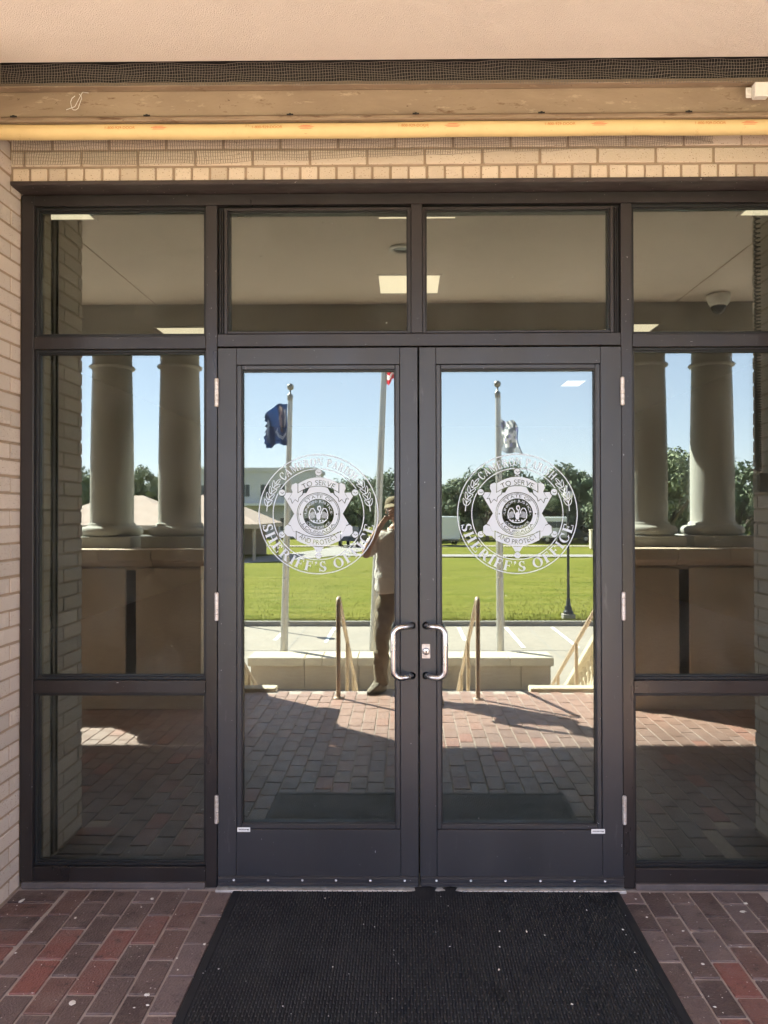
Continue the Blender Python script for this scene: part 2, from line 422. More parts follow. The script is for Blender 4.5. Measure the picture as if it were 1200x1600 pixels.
# park road crossing the lawn and a narrow path
def strip(name, pts, w, m, z):
    b = MB(); L_ = []
    for i, (x, y) in enumerate(pts):
        x2, y2 = pts[min(i+1, len(pts)-1)]; x1, y1 = pts[max(i-1, 0)]
        d = Vector((x2-x1, y2-y1)).normalized(); n_ = Vector((-d.y, d.x))*w/2
        L_ += [(x-n_.x, y-n_.y, z), (x+n_.x, y+n_.y, z)]
    b.add(L_, [(2*i, 2*i+1, 2*i+3, 2*i+2) for i in range(len(pts)-1)])
    return tag(b.build(name, m), kind='structure')
strip('road', [(-60, -30), (-40, -34), (-20, -38.5), (-13, -41), (-9.5, -44), (-7, -49), (-4.9, -57), (-3, -70), (-1, -90), (0, -110)], 4.2, M['asphalt'], G+.150)
strip('path', [(-6.4, -50.5), (-3, -49.5), (2, -48.7), (8, -48.3), (16, -48), (40, -46), (80, -40)], 2.8, M['asphalt'], G+.156)
strip('path', [(-60, -66), (-20, -64), (10, -63), (60, -61)], 2.2, M['concrete'], G+.150)
mb = MB(); mb.box(-9.5, -8.4, -30.2, -29.2, G, G+.2); tag(mb.build('drain_slab', M['concrete'], bevel=.01), kind='structure')

# ------------------------------------------------------------------ porch floor with pavers
floor = MB(); floor.box(-8, 8, -3.70, .02, -.30, -.006); floor.box(-8, -1.95, -4.2, -3.70, -.30, -.006); floor.box(2.10, 8, -4.2, -3.70, -.30, -.006)
floor.box(-8, -1.95, -4.2, .15, G, -.30); floor.box(2.10, 8, -4.2, .15, G, -.30); floor.box(-1.95, 2.10, -3.70, .15, G, -.30)
floor = tag(floor.build('porch_floor', M['mortar_grey']), kind='structure')
PW, PL = .107, .206
rp = random.Random(11)
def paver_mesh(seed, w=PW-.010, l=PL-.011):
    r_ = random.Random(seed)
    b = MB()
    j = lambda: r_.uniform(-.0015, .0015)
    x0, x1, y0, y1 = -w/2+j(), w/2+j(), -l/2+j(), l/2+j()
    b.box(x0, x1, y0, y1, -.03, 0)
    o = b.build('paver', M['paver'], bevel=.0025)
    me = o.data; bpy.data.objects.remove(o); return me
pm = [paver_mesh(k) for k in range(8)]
cells = []
for i in range(-75, 75):
    for j in range(0, 19):
        cx = .030 + i*PW
        cy = -.171 - (j + (.5 if i % 2 else 0))*PL
        if cy < -3.62 and -1.95 < cx < 2.10: continue
        if cy < -4.1: continue
        if cy > -.64 and (cx < XL+.25 or cx > XR-.25): continue
        cells.append((cx, cy))
vis = [c for c in cells if c[1] > -1.32 and -1.72 < c[0] < 1.85 and not (c[1] > -1.04 and -.70 < c[0] < .88)]
vis.sort(key=lambda c: -c[1]); vis = vis[:296]; vs_ = set(vis)
for c in vis:
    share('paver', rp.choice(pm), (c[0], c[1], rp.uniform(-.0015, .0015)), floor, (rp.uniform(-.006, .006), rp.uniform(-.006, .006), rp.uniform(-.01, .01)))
rest = MB()
for c in cells:
    if c in vs_: continue
    rest.cur = rp.random() + .001; z = rp.uniform(-.0015, .0015)
    rest.box(c[0]-.0485, c[0]+.0485, c[1]-.0975, c[1]+.0975, -.03, z)
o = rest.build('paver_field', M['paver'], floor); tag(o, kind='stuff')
# half pavers filling every other row against the sill, and a border laid crosswise along each return
for i in range(-75, 75):
    cx = .030 + i*PW
    if not (XL+.25 < cx < XR-.25): continue
    if i % 2:
        b = MB(); b.box(-.0485, .0485, -.0475, .0475, -.03, 0)
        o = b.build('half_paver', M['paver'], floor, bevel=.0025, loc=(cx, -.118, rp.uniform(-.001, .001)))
for xw in (XL+.112, XR-.112):
    for k in range(5):
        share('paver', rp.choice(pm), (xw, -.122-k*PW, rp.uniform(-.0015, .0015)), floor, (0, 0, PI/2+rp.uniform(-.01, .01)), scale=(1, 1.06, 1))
# bird droppings and paint spots lying on the paving
def splat(r_, s_, elong, a):
    q = MB(); n = 9; P_ = []
    for k in range(n):
        t = 2*PI*k/n; r2 = s_*r_.uniform(.65, 1.2); x, y = r2*math.cos(t)*elong, r2*math.sin(t)
        P_.append((x*math.cos(a)-y*math.sin(a), x*math.sin(a)+y*math.cos(a), 0))
    q.add([(0, 0, .0022)] + P_, [(0, k+1, (k+1) % n+1) for k in range(n)]); return q
spots = [(33, 1410, 9, 2.2), (26, 1417, 3, 1), (63, 1387, 3, 1), (118, 1436, 5, 1.5), (65, 1398, 3, 1), (49, 1458, 4, 1.4), (24, 1491, 4, 1), (238, 1406, 7, 1.2), (221, 1419, 3, 1), (275, 1430, 3, 1), (295, 1391, 5, 1), (230, 1555, 7, 1.5), (231, 1571, 5, 1.3), (210, 1575, 4, 1), (113, 1568, 9, 1.8),
         (277, 1498, 4, 1), (278, 1516, 4, 1), (320, 1476, 5, 1.6), (326, 1474, 3, 1), (990, 1404, 5, 1), (1007, 1432, 5, 1), (1054, 1426, 3, 1), (1063, 1453, 6, 1), (1093, 1504, 6, 1.1), (1159, 1410, 8, 1.3), (1155, 1423, 8, 1.5), (1072, 1409, 2.5, 1), (1111, 1570, 4, 1.4), (1012, 1395, 3, 1)]
rs_ = random.Random(6)
for k in range(50): spots.append((rs_.choice((rs_.uniform(0, 330), rs_.uniform(1000, 1200))), 1390 + 210*rs_.random()**1.1, rs_.uniform(.8, 2.2), rs_.uniform(1, 1.6)))
for px, py, s_, el in spots:
    dd = 1158*1.699/(py-803.5); x = (px-633)/1158*dd; y = dd-3.41
    if -.79 < x < .97 and y > -1.14: continue
    splat(rs_, s_*.0011, el, rs_.uniform(0, 3)).build('dropping', M['dropping'], floor, loc=(x, y, .0022))

# ------------------------------------------------------------------ stairs, bench wall
st = MB()
NS = 10; TR = .26; RI = .15
for k in range(NS-1):
    y1 = -3.70 - k*TR
    st.box(-1.95, 2.10, y1-TR-.02 if k < NS-2 else y1-TR, y1, G, -(k+1)*RI)
stairs = tag(st.build('stairs', M['limel'], bevel=.006), 'pale stone flight of steps going down from the porch to the car park', 'stairs')
for x0, x1 in ((-1.95, -1.23), (1.19, 2.10)):
    s = MB(); s.box(x0, x1, -3.80, -3.66, -.02, .03); s.build('nosing_stone', M['limel'], stairs, bevel=.005)

bench = empty('stone_bench_wall', (0, -10, G), 'low limestone wall with a flat pale cap in front of the flagpoles', 'wall')
xs = [-2.84, -1.82, -.835, .15, 1.14, 2.10, 2.68]
for a_, b_ in zip(xs[:-1], xs[1:]):
    w = MB(); w.box(a_+.004 + (.04 if a_ == xs[0] else 0), b_-.004 - (.04 if b_ == xs[-1] else 0), -.55, -.05, -.2, .42); w.build('wall_stone', M['lime'], bench, bevel=.006)
for a_, b_ in zip([-2.85, -1.82, -1.50, -.85, .12, 1.05, 1.9], [-1.82, -1.50, -.85, .12, 1.05, 1.9, 2.69]):
    w = MB(); w.box(a_+.003, b_-.003, -.62, 0, .42, .575); w.build('cap_stone', M['limel'], bench, bevel=.012)

# ------------------------------------------------------------------ brick walls
rb = random.Random(5)
BL, BH, CP = .2445, .0635, .0745    # brick length, height, course pitch
def brick_mesh(seed, lx, ly, lz, m):
    r_ = random.Random(seed); b = MB(); j = lambda: r_.uniform(-.0012, .0012)
    b.box(-lx/2+j(), lx/2+j(), -ly/2+j(), ly/2+j(), -lz/2+j(), lz/2+j())
    o = b.build('brick', m, bevel=.003); me = o.data; bpy.data.objects.remove(o); return me
# wall over the door
wf = empty('brick_wall', (0, 0, 3.16), 'buff brick wall over the entrance frame behind the yellow bar', 'wall')
b = MB(); b.box(XL-.05, XR+.05, -.134, .06, .008, .8); b.build('mortar', M['mortar'], wf)
hm = [brick_mesh(k, .0700, .05, BH, M['brick']) for k in range(5)]
sm = [brick_mesh(k+20, BL, .05, BH, M['brick']) for k in range(6)]
x = XL + .012; z = .010 + BH/2
while x + .07 < XR:
    share('brick', rb.choice(hm), (x+.035, -.115, z), wf, (0, rb.uniform(-.01, .01), rb.uniform(-.01, .01))); x += .0803
for r in range(1, 7):
    off = (.03, -.155, .08, .20)[r % 4] if r > 2 else (-.19, -.155 + .09)[r-1]
    x = XL + off
    z = .010 + BH/2 + r*CP
    while x < XR:
        a_, b_ = max(x, XL+.004), min(x+BL, XR-.004)
        if b_-a_ > .03:
            share('brick', rb.choice(sm), ((a_+b_)/2, -.115, z), wf, (0, rb.uniform(-.003, .003), rb.uniform(-.006, .006)), scale=((b_-a_)/BL, 1, 1))
        x += BL + .0105
# the two returns and the facade beyond them
rm = [brick_mesh(k+40, .06, BL, BH, M['brick_side']) for k in range(6)]
def return_wall(xf, s, label):
    w = empty('brick_wall', (xf, 0, 0), label, 'wall')
    b = MB()
    x0, x1 = sorted((s*.005, s*.30)); b.box(x0, x1, -.596, .25, -.02, 3.9)
    x0, x1 = sorted((s*.30, s*6.2)); b.box(x0, x1, -.596, .25, -.02, 3.562)
    b.build('mortar', M['mortar'], w)
    n = 0
    nz = int(3.555/CP)
    for r in range(nz):
        z = .006 + BH/2 + r*CP
        y = -.05 - (0.0 if r % 2 else .086)
        segs = []
        if not r % 2: segs.append((-.05, -.05-.077))
        while y - BL > -.602: segs.append((y, y-BL)); y -= BL+.0105
        if y + .602 > .03: segs.append((y, -.601))
        for a_, b_ in segs:
            L_ = a_-b_
            share('brick', rb.choice(rm), (s*.03, (a_+b_)/2, z), w, (rb.uniform(-.004, .004), 0, rb.uniform(-.008, .008)), scale=(1, L_/BL, 1)); n += 1
    f = MB()
    for r in range(nz):
        z0 = .006 + r*CP; x = .066 if r % 2 else .066+.127-.0
        if not r % 2: f.cur = rb.random()+.01; xa, xb = sorted((s*.066, s*.183)); f.box(xa, xb, -.601, -.55, z0, z0+BH)
        while x < 6.1:
            f.cur = rb.random()+.01; xa, xb = sorted((s*x, s*(x+BL))); f.box(xa, xb, -.601, -.55, z0, z0+BH); x += BL+.0105
    tag(f.build('facade_bricks', M['brick_side'], w), kind='stuff')
    return w
return_wall(XL, -1, 'buff brick return wall at the left edge beside the dark frame')
return_wall(XR, 1, 'buff brick return wall right of the frame with the coiled cable')

# ------------------------------------------------------------------ porch roof: ceiling, beam, parapets, columns
c = MB(); c.box(-8, 8, -3.2, -.37, 3.565, 3.9)
ceil = tag(c.build('porch_ceiling', M['stucco'], bevel=.004), kind='structure')
for x in (-2.22, 2.42):
    j = MB(); j.box(x-.003, x+.003, -3.19, -.6, 3.561, 3.568); j.build('ceiling_joint', M['mortar'], ceil)
r = MB(); r.box(-8.2, 8.2, -4.7, .5, 3.95, 4.08); r.box(-8, 8, -.36, .3, 3.9, 3.948)
tag(r.build('porch_roof', M['stucco']), kind='structure')
bmz = MB(); bmz.box(-8, 8, -4.05, -3.2, 3.30, 3.94); bmz.prism_x([(-4.05, 3.70), (-4.25, 3.74), (-4.45, 3.86), (-4.68, 3.96), (-4.68, 4.10), (-4.05, 4.10)], -8.2, 8.2)
tag(bmz.build('porch_beam', M['column'], bevel=.01), 'plain stone beam carried by the porch columns', 'beam')

def pedestal(x0, x1, slot, label):
    w = empty('pedestal_wall', ((x0+x1)/2, -3.45, 0), label, 'wall')
    h = (x1-x0)/2
    b = MB(); b.box(-h+.02, h-.02, -.46, .40, .30, 1.24); b.build('core', M['lime'], w)
    b = MB(); b.box(-h-.01, h+.01, -.50, .47, 0, .20); b.prism_x([(-.47, .20), (.445, .20), (.43, .26), (.41, .30), (-.45, .30)], -h, h); b.build('base_course', M['lime'], w, bevel=.006)
    g = .045; sc = slot-(x0+x1)/2
    for a_, b_ in ((-h+.01, sc-g), (sc+g, h-.01)):
        p = MB(); p.box(a_, b_, .402, .428, .30, 1.22); p.build('panel', M['lime'], w, bevel=.006)
    b = MB(); b.box(sc-g, sc+g, .398, .4005, .30, 1.2); b.build('groove_shade', M['dark'], w)  # near-black strip stands in for the shade of a deep groove
    n = 3
    for k in range(n):
        a_, b_ = -h-.03+k*(2*h+.06)/n, -h-.03+(k+1)*(2*h+.06)/n
        p = MB(); p.prism_x([(-.50, 1.24), (.445, 1.24), (.46, 1.27), (.50, 1.29), (.50, 1.385), (-.52, 1.385)], a_+.002, b_-.002); p.build('cap_stone', M['lime'], w, bevel=.005)
    return w
def column(x, label, grp):
    w = empty('stone_column', (x, -3.56, 1.385), label, 'column', grp)
    b = MB(); b.box(-.275, .275, -.275, .275, 0, .10); b.build('plinth', M['column'], w, bevel=.006)
    b = MB()
    tor = [(.26*1, .10)] + [(.235+.045*math.cos(t), .145+.045*math.sin(t)) for t in [R(a) for a in range(-80, 91, 17)]] + [(.215, .195), (.215, .21), (.20, .225)]
    b.lathe(tor, 0, 0, 40); b.build('base_moulding', M['column'], w)
    b = MB(); Hs = 1.80
    pr = [(.200, .20)] + [(.195-.018*(max(0, t-.25)/.75)**1.6, 0.22+t*(Hs-.34)) for t in [i/12 for i in range(13)]]
    b.lathe(pr, 0, 0, 40); b.build('shaft', M['column'], w)
    b = MB(); z0 = Hs-.125
    b.lathe([(.175, z0-.01), (.20, z0+.0), (.208, z0+.012), (.20, z0+.024), (.178, z0+.03), (.177, z0+.165), (.19, z0+.172), (.235, z0+.205)], 0, 0, 40); b.build('necking', M['column'], w)
    b = MB(); b.box(-.25, .25, -.25, .25, z0+.203, 1.914); b.build('abacus', M['column'], w, bevel=.005)
    return w
pedestal(-3.06, -1.757, -2.38, 'stone pedestal wall under the two columns on the left of the steps')
pedestal(1.93, 3.20, 2.42, 'stone pedestal wall under the two columns on the right of the steps')
CG = 'columns of the porch'
column(-2.115, 'smooth stone column left of the steps, the one nearer the steps', CG)
column(-2.755, 'smooth stone column left of the steps, the outer of the two', CG)
column(2.265, 'smooth stone column right of the steps, the one nearer the steps', CG)
column(2.885, 'smooth stone column right of the steps, the outer of the two', CG)
for x0, x1, l in ((-8, -3.10, 'low stone parapet at the left end of the porch'), (3.24, 8, 'low stone parapet at the right end of the porch')):
    b = MB(); b.box(x0, x1, -3.65, -3.25, -.01, 1.02); b.box(x0, x1, -3.70, -3.20, 1.022, 1.13)
    tag(b.build('parapet_wall', M['lime'], bevel=.008), l, 'wall')

# ceiling fittings
d = empty('ceiling_speaker', (-.02, -1.80, 3.563), 'small round fitting in the porch ceiling near the door', 'ceiling light')
b = MB(); b.lathe([(.085, 0), (.085, -.012), (.062, -.016), (.058, -.004)], 0, 0, 28); b.build('trim_ring', M['white'], d)
b = MB(); b.lathe([(.0001, -.004), (.058, -.004)], 0, 0, 28); b.build('diffuser', M['winglass'], d)
d = empty('dome_camera', (2.70, -2.97, 3.561), 'white dome security camera under the porch ceiling by the right columns', 'camera')
b = MB(); b.lathe([(.0001, 0), (.095, 0), (.098, -.02), (.085, -.07), (.066, -.10), (.060, -.10)], 0, 0, 28); b.build('housing', M['white'], d)
b = MB(); b.lathe([(.062, -.095), (.060, -.12), (.045, -.148), (.022, -.162), (.0001, -.166)], 0, 0, 28); b.build('dome', M['phone'], d)

# ------------------------------------------------------------------ handrails
def railing(x, y0, label, slope=.577, n=1.9, mid=True):
    w = empty('handrail', (x, y0, 0), label, 'handrail', 'handrails on the porch steps')
    h = .905; r_ = .021
    p = MB(); pts = [(0, .0, 0), (0, .0, h-.05)]
    for k in range(6):
        a = R(k*18+8); pts.append((0, -.05*(1-math.cos(a)), h-.05+.05*math.sin(a)))
    L_ = 3.0
    p.tube(pts + [(0, -.12, h-.035), (0, -L_, h-.035-slope*(L_-.12))], r_, 12); p.build('top_rail', M['rail'], w)
    for t in ((1.05, 1.98, 2.9) if mid else (2.9,)):
        q = MB(); q.tube([(0, -t, -(max(0, (t-.25)//TR)+1)*RI), (0, -t, h-.045-slope*(t-.12))], r_*.9, 10); q.build('post', M['rail'], w)
    q = MB(); q.lathe([(.045, 0), (.045, .008), (.022, .012)], 0, 0, 16); q.build('base_flange', M['rail'], w)
    return w
railing(-1.84, -3.40, 'tan tube handrail at the left side of the porch steps')
railing(-.61, -3.42, 'tan tube handrail on the steps, the inner one left of the centre')
railing(.665, -3.38, 'tan tube handrail on the steps, the inner one right of the centre')
railing(1.79, -3.34, 'tan tube handrail at the right side of the porch steps')

def balustrade(x, label):
    w = empty('stair_balustrade', (x, -3.9, 0), label, 'balustrade')
    sl_ = .6; L_ = 3.1
    c_ = MB(); c_.add([(-.11, 0, .95), (.11, 0, .95), (.11, 0, 1.05), (-.11, 0, 1.05), (-.11, -L_, .95-sl_*L_), (.11, -L_, .95-sl_*L_), (.11, -L_, 1.05-sl_*L_), (-.11, -L_, 1.05-sl_*L_)],
                      [(0, 1, 2, 3), (4, 7, 6, 5), (0, 4, 5, 1), (1, 5, 6, 2), (2, 6, 7, 3), (3, 7, 4, 0)]); c_.build('cap', M['limel'], w, bevel=.012)
    c_ = MB(); c_.add([(-.12, 0, G), (.12, 0, G), (.12, 0, .27), (-.12, 0, .27), (-.12, -L_, G), (.12, -L_, G), (.12, -L_, .27-sl_*L_), (-.12, -L_, .27-sl_*L_)],
                      [(0, 1, 2, 3), (4, 7, 6, 5), (0, 4, 5, 1), (1, 5, 6, 2), (2, 6, 7, 3), (3, 7, 4, 0)]); c_.build('plinth', M['limel'], w, bevel=.012)
    q = MB(); pr = [(.05, 0), (.05, .04), (.03, .06), (.035, .10), (.065, .18), (.072, .24), (.055, .33), (.03, .45), (.028, .52), (.045, .56), (.03, .60), (.05, .64), (.05, .72)]
    q.lathe(pr, 0, 0, 14); o = q.build('baluster', M['limel']); me = o.data; bpy.data.objects.remove(o)
    for k in range(18):
        t = .12 + k*.17
        share('baluster', me, (0, -t, .25-sl_*t), w)
balustrade(2.26, 'pale stone balustrade sloping down the right side of the steps')
balustrade(-2.14, 'pale stone balustrade sloping down the left side of the steps')
# ------------------------------------------------------------------ glazed entrance frame
YF = -.05         # face of the frame
YG = 0.0          # outer face of the glass
Z0 = 0.0
frame = empty('entrance_frame', (0, 0, 0), 'dark bronze aluminium window frame around the double doors, with eight mirror panes', 'window frame')
def member(name, x0, x1, z0, z1, y0=YF, y1=.030, bev=.002, m='bronze', parent=frame):
    b = MB(); b.box(x0, x1, y0, y1, z0, z1); return b.build(name, M[m], parent, bevel=bev)
FXL, FXR = -1.752, 1.880
ml = (-.903, -.852); mr = (.983, 1.033); mc = (.032, .084)
member('jamb', FXL+.002, -1.693, .028, 3.153); member('jamb', 1.820, FXR-.002, .028, 3.153)
member('mullion', *ml, .004, 3.102); member('mullion', *mr, .004, 3.102)
member('mullion', *mc, 2.515, 3.102)
member('head_rail', -1.692, 1.819, 3.104, 3.153, bev=.002)
member('transom_rail', ml[1]+.001, mc[0]-.001+.052+.899-.0, 2.456, 2.513) if False else None
member('transom_rail', ml[1]+.001, mr[0]-.001, 2.456, 2.513, y0=YF+.0015)
for a_, b_ in ((-1.692, ml[0]-.001), (mr[1]+.001, 1.819)):
    member('transom_rail', a_, b_, 2.448, 2.506, y0=YF+.003)
    member('lower_rail', a_, b_, .880, .938, y0=YF+.003)
    member('sill_rail', a_, b_, .028, .093, y0=YF+.003)
    member('base_seal', a_+.002-.05*(a_ < -1), b_-.002+.05*(b_ > 1.1), .0, .0265, y0=YF-.006, m='seal')
# glazing pockets: dark stops and gaskets round every pane, then the pane itself
def insul(x0, x1, z0, z1, parent, name='pane', yg=YG, tilt=(0, 0)):
    b = MB(); cx, cz = (x0+x1)/2, (z0+z1)/2; w, h = (x1-x0)/2, (z1-z0)/2
    b.mi = 0; b.add([(-w, 0, -h), (w, 0, -h), (w, 0, h), (-w, 0, h)], [(0, 1, 2, 3)])
    b.mi = 1; b.add([(-w, .024, -h), (w, .024, -h), (w, .024, h), (-w, .024, h)], [(3, 2, 1, 0)])
    b.add([(-w, 0, -h), (w, 0, -h), (w, .024, -h), (-w, .024, -h)], [(0, 1, 2, 3)])
    b.add([(-w, 0, h), (w, 0, h), (w, .024, h), (-w, .024, h)], [(0, 1, 2, 3)])
    b.add([(-w, 0, h), (-w, 0, -h), (-w, .024, -h), (-w, .024, h)], [(0, 1, 2, 3)])
    b.add([(w, 0, h), (w, 0, -h), (w, .024, -h), (w, .024, h)], [(0, 1, 2, 3)])
    o = b.build(name, [M['glass'], M['glass_back']], parent, loc=(cx, yg, cz))
    o.rotation_euler = (tilt[0], 0, tilt[1])
    return o
def stops(x0, x1, z0, z1, parent, wd=.016, m='gasket', y0=YF+.022, y1=YG-.0006, name='glazing_stop', gas=.006):
    """outer stop in frame metal, and a black gasket against the glass"""
    for nm, a, b_, c_, d_ in (('L', x0, x0+wd, z0, z1), ('R', x1-wd, x1, z0, z1), ('B', x0+wd, x1-wd, z0, z0+wd), ('T', x0+wd, x1-wd, z1-wd, z1)):
        s_ = MB(); s_.box(a, b_, y0, y1, c_, d_); s_.build(name, M['gasket'], parent, bevel=.0015)
    g = MB(); w2 = wd+gas
    for a, b_, c_, d_ in ((x0+wd, x0+w2, z0+wd, z1-wd), (x1-w2, x1-wd, z0+wd, z1-wd), (x0+w2, x1-w2, z0+wd, z0+w2), (x0+w2, x1-w2, z1-w2, z1-wd)):
        g.box(a, b_, y0+.012, y1, c_, d_)
    g.build('gasket', M['gasket'], parent)
EX = .012
side = ((-1.693, ml[0]), (mr[1], 1.820))
ti = [(.0006, -.0010), (-.0008, .0012), (.0004, .0006), (.0007, -.0005), (-.0005, .0008), (.0010, -.0006), (-.0006, .0004), (.0003, .0009)]
k = 0
for a_, b_ in side:
    for z0, z1 in ((.093, .880), (.938, 2.448), (2.506, 3.104)):
        stops(a_, b_, z0, z1, frame, wd=.012)
        insul(a_+.010, b_-.010, z0+.010, z1-.010, frame, tilt=(ti[k][0]*.5, ti[k][1]*.5)); k += 1
for a_, b_, vl in ((ml[1], mc[0], 1), (mc[1], mr[0], 0)):
    # operable vent: a second, slimmer frame inside the opening
    z0, z1 = 2.513, 3.104
    va, vb = (a_+.030, b_-.0005) if vl else (a_+.0005, b_-.030)
    for q in ((va, va+.014, z0+.004, z1-.010), (vb-.014, vb, z0+.004, z1-.010)):
        member('vent_frame', *q, y0=YF+.012, y1=.05, bev=.0015)
    member('vent_frame', va+.0145, vb-.0145, z1-.0221, z1-.010, y0=YF+.012, y1=.05, bev=.0015)
    member('vent_frame', va+.0145, vb-.0145, z0+.004, z0+.014, y0=YF+.012, y1=.05, bev=.0015)
    b = MB(); b.box(a_+.001, b_-.001, .04, .05, z0, z1-.001); b.v = []; b.f = []; b.m = []; b.rnd = []; b.sm = []
    x0, x1 = (a_+.002, a_+.029) if vl else (b_-.029, b_-.002)
    b.box(x0, x1, YF+.03, .06, z0+.002, z1-.002); b.build('vent_side_filler', M['gasket'], frame)
    for xx in (x0+.008, x0+.017):
        member('vent_track', xx, xx+.004, z0+.006, z1-.014, y0=YF+.018, y1=YF+.0299, bev=.001)
    b = MB(); b.box(a_+.03, b_-.03, YF+.03, .06, z1-.009, z1-.002); b.build('vent_top_filler', M['gasket'], frame)
    g = MB()
    for q in ((va+.014, va+.020, z0+.014, z1-.0221), (vb-.020, vb-.014, z0+.014, z1-.0221), (va+.020, vb-.020, z0+.014, z0+.019), (va+.020, vb-.020, z1-.028, z1-.0221)):
        g.box(q[0], q[1], YF+.03, YG-.0006, q[2], q[3])
    g.build('gasket', M['gasket'], frame)
    insul(va+.012, vb-.012, z0+.012, z1-.020, frame, tilt=(ti[k][0]*.5, ti[k][1]*.5)); k += 1
# lintel angle over the frame
b = MB(); b.box(XL+.003, XR-.003, -.146, .05, 3.156, 3.1665); b.box(XL+.003, XR-.003, -.150, -.143, 3.158, 3.174)
tag(b.build('steel_lintel', M['lintel'], bevel=.002), 'rusty dark steel lintel between the brick course and the frame', 'lintel')

# ------------------------------------------------------------------ doors
# serif capitals as unions of shapes, in a unit-height box: returns width and a mask function
def _rect(a, b, c, d): return ('r', a, b, c, d)
def _poly(*p): return ('p', p)
def _ring(cx, cy, ro, so, ri, si, x0=-9, x1=9, y0=-9, y1=9): return ('o', cx, cy, ro, so, ri, si, x0, x1, y0, y1)
V, T, SF = .19, .075, .055
def stem(x, y0=0, y1=1, v=V): return [_rect(x, x+v, y0, y1), _rect(x-.06, x+v+.06, y0, y0+SF), _rect(x-.06, x+v+.06, y1-SF, y1)]
GL = {
 'C': (.78, [_ring(.42, .5, .40, .51, .22, .44, x1=.62), _ring(.42, .5, .40, .51, .22, .44, y1=.24), _ring(.42, .5, .40, .51, .22, .44, y0=.84), _poly((.66, .62), (.72, .62), (.72, 1.0), (.67, 1.0), (.60, .90))]),
 'O': (.86, [_ring(.43, .5, .42, .51, .23, .44)]),
 'S': (.60, [_ring(.30, .74, .26, .27, .10, .20, x1=.34, y0=.5), _ring(.30, .74, .26, .27, .10, .20, y0=.84), _ring(.30, .74, .26, .27, .10, .20, x1=.20),
             _poly((.06, .66), (.20, .52), (.52, .34), (.55, .20), (.38, .24), (.34, .36), (.10, .54)),
             _ring(.30, .27, .27, .28, .10, .21, x0=.26, y1=.5), _ring(.30, .27, .27, .28, .10, .21, y1=.16), _rect(.02, .08, .0, .34), _rect(.48, .53, .68, 1.0)]),
 'A': (.86, [_poly((.06, 0), (.14, 0), (.44, .86), (.40, 1.0)), _poly((.36, 1.0), (.46, 1.0), (.80, 0), (.56, 0)), _rect(.22, .60, .28, .35), _rect(.0, .24, 0, SF), _rect(.50, .86, 0, SF)]),
 'M': (1.06, stem(.08, v=.08) + stem(.78) + [_poly((.04, 1), (.26, 1), (.56, .12), (.48, 0)), _poly((.46, 0), (.54, 0), (.86, 1), (.78, 1))]),
 'E': (.72, stem(.07) + [_rect(.05, .62, .93, 1), _rect(.05, .66, 0, .07), _rect(.2, .48, .47, .54), _rect(.56, .62, .74, 1), _rect(.60, .66, 0, .28), _rect(.44, .49, .38, .63)]),
 'F': (.66, stem(.07) + [_rect(.05, .62, .93, 1), _rect(.2, .48, .47, .54), _rect(.56, .62, .72, 1), _rect(.44, .49, .38, .63)]),
 'R': (.84, stem(.07) + [_ring(.34, .745, .30, .255, .12, .185, x0=.34), _rect(.2, .36, .93, 1), _rect(.2, .36, .49, .56), _poly((.36, .52), (.56, .52), (.80, 0), (.58, 0)), _rect(.56, .86, 0, SF)]),
 'P': (.70, stem(.07) + [_ring(.34, .745, .30, .255, .12, .185, x0=.34), _rect(.2, .36, .93, 1), _rect(.2, .36, .49, .56)]),
 'N': (.88, stem(.08, v=.08) + [_rect(.70, .78, 0, 1), _rect(.62, .86, 1-SF, 1), _poly((.04, 1), (.26, 1), (.78, .0), (.70, .0))]),
 'I': (.34, stem(.08)),
 'H': (.86, stem(.07) + stem(.58) + [_rect(.2, .6, .47, .54)]),
 "'": (.26, [_ring(.12, .88, .10, .12, .0, .0), _poly((.12, .80), (.22, .88), (.06, .62), (.04, .64))]),
 ' ': (.34, []),
}
def shape_mask(sh, u, v):
    k = sh[0]
    if k == 'r': return (u >= sh[1]) & (u <= sh[2]) & (v >= sh[3]) & (v <= sh[4])
    if k == 'o':
        _, cx, cy, ro, so, ri, si, x0, x1, y0, y1 = sh
        m = ((u-cx)/ro)**2 + ((v-cy)/so)**2 <= 1
        if ri > 0: m &= ((u-cx)/ri)**2 + ((v-cy)/si)**2 > 1
        return m & (u >= x0) & (u <= x1) & (v >= y0) & (v <= y1)
    return poly_mask(sh[1], u, v)
def poly_mask(P, u, v):
    m = np.zeros(u.shape, bool)
    n = len(P)
    for i in range(n):
        x1, y1 = P[i]; x2, y2 = P[(i+1) % n]
        if y1 == y2: continue
        c_ = ((y1 > v) != (y2 > v)) & (u < (x2-x1)*(v-y1)/(y2-y1)+x1)
        m ^= c_
    return m
def serif(ch):
    w, shs = GL[ch]
    def f(u, v):
        m = np.zeros(u.shape, bool)
        for s_ in shs: m |= shape_mask(s_, u, v)
        return m
    return w, f
dg = bpy.context.evaluated_depsgraph_get
_sc = {}
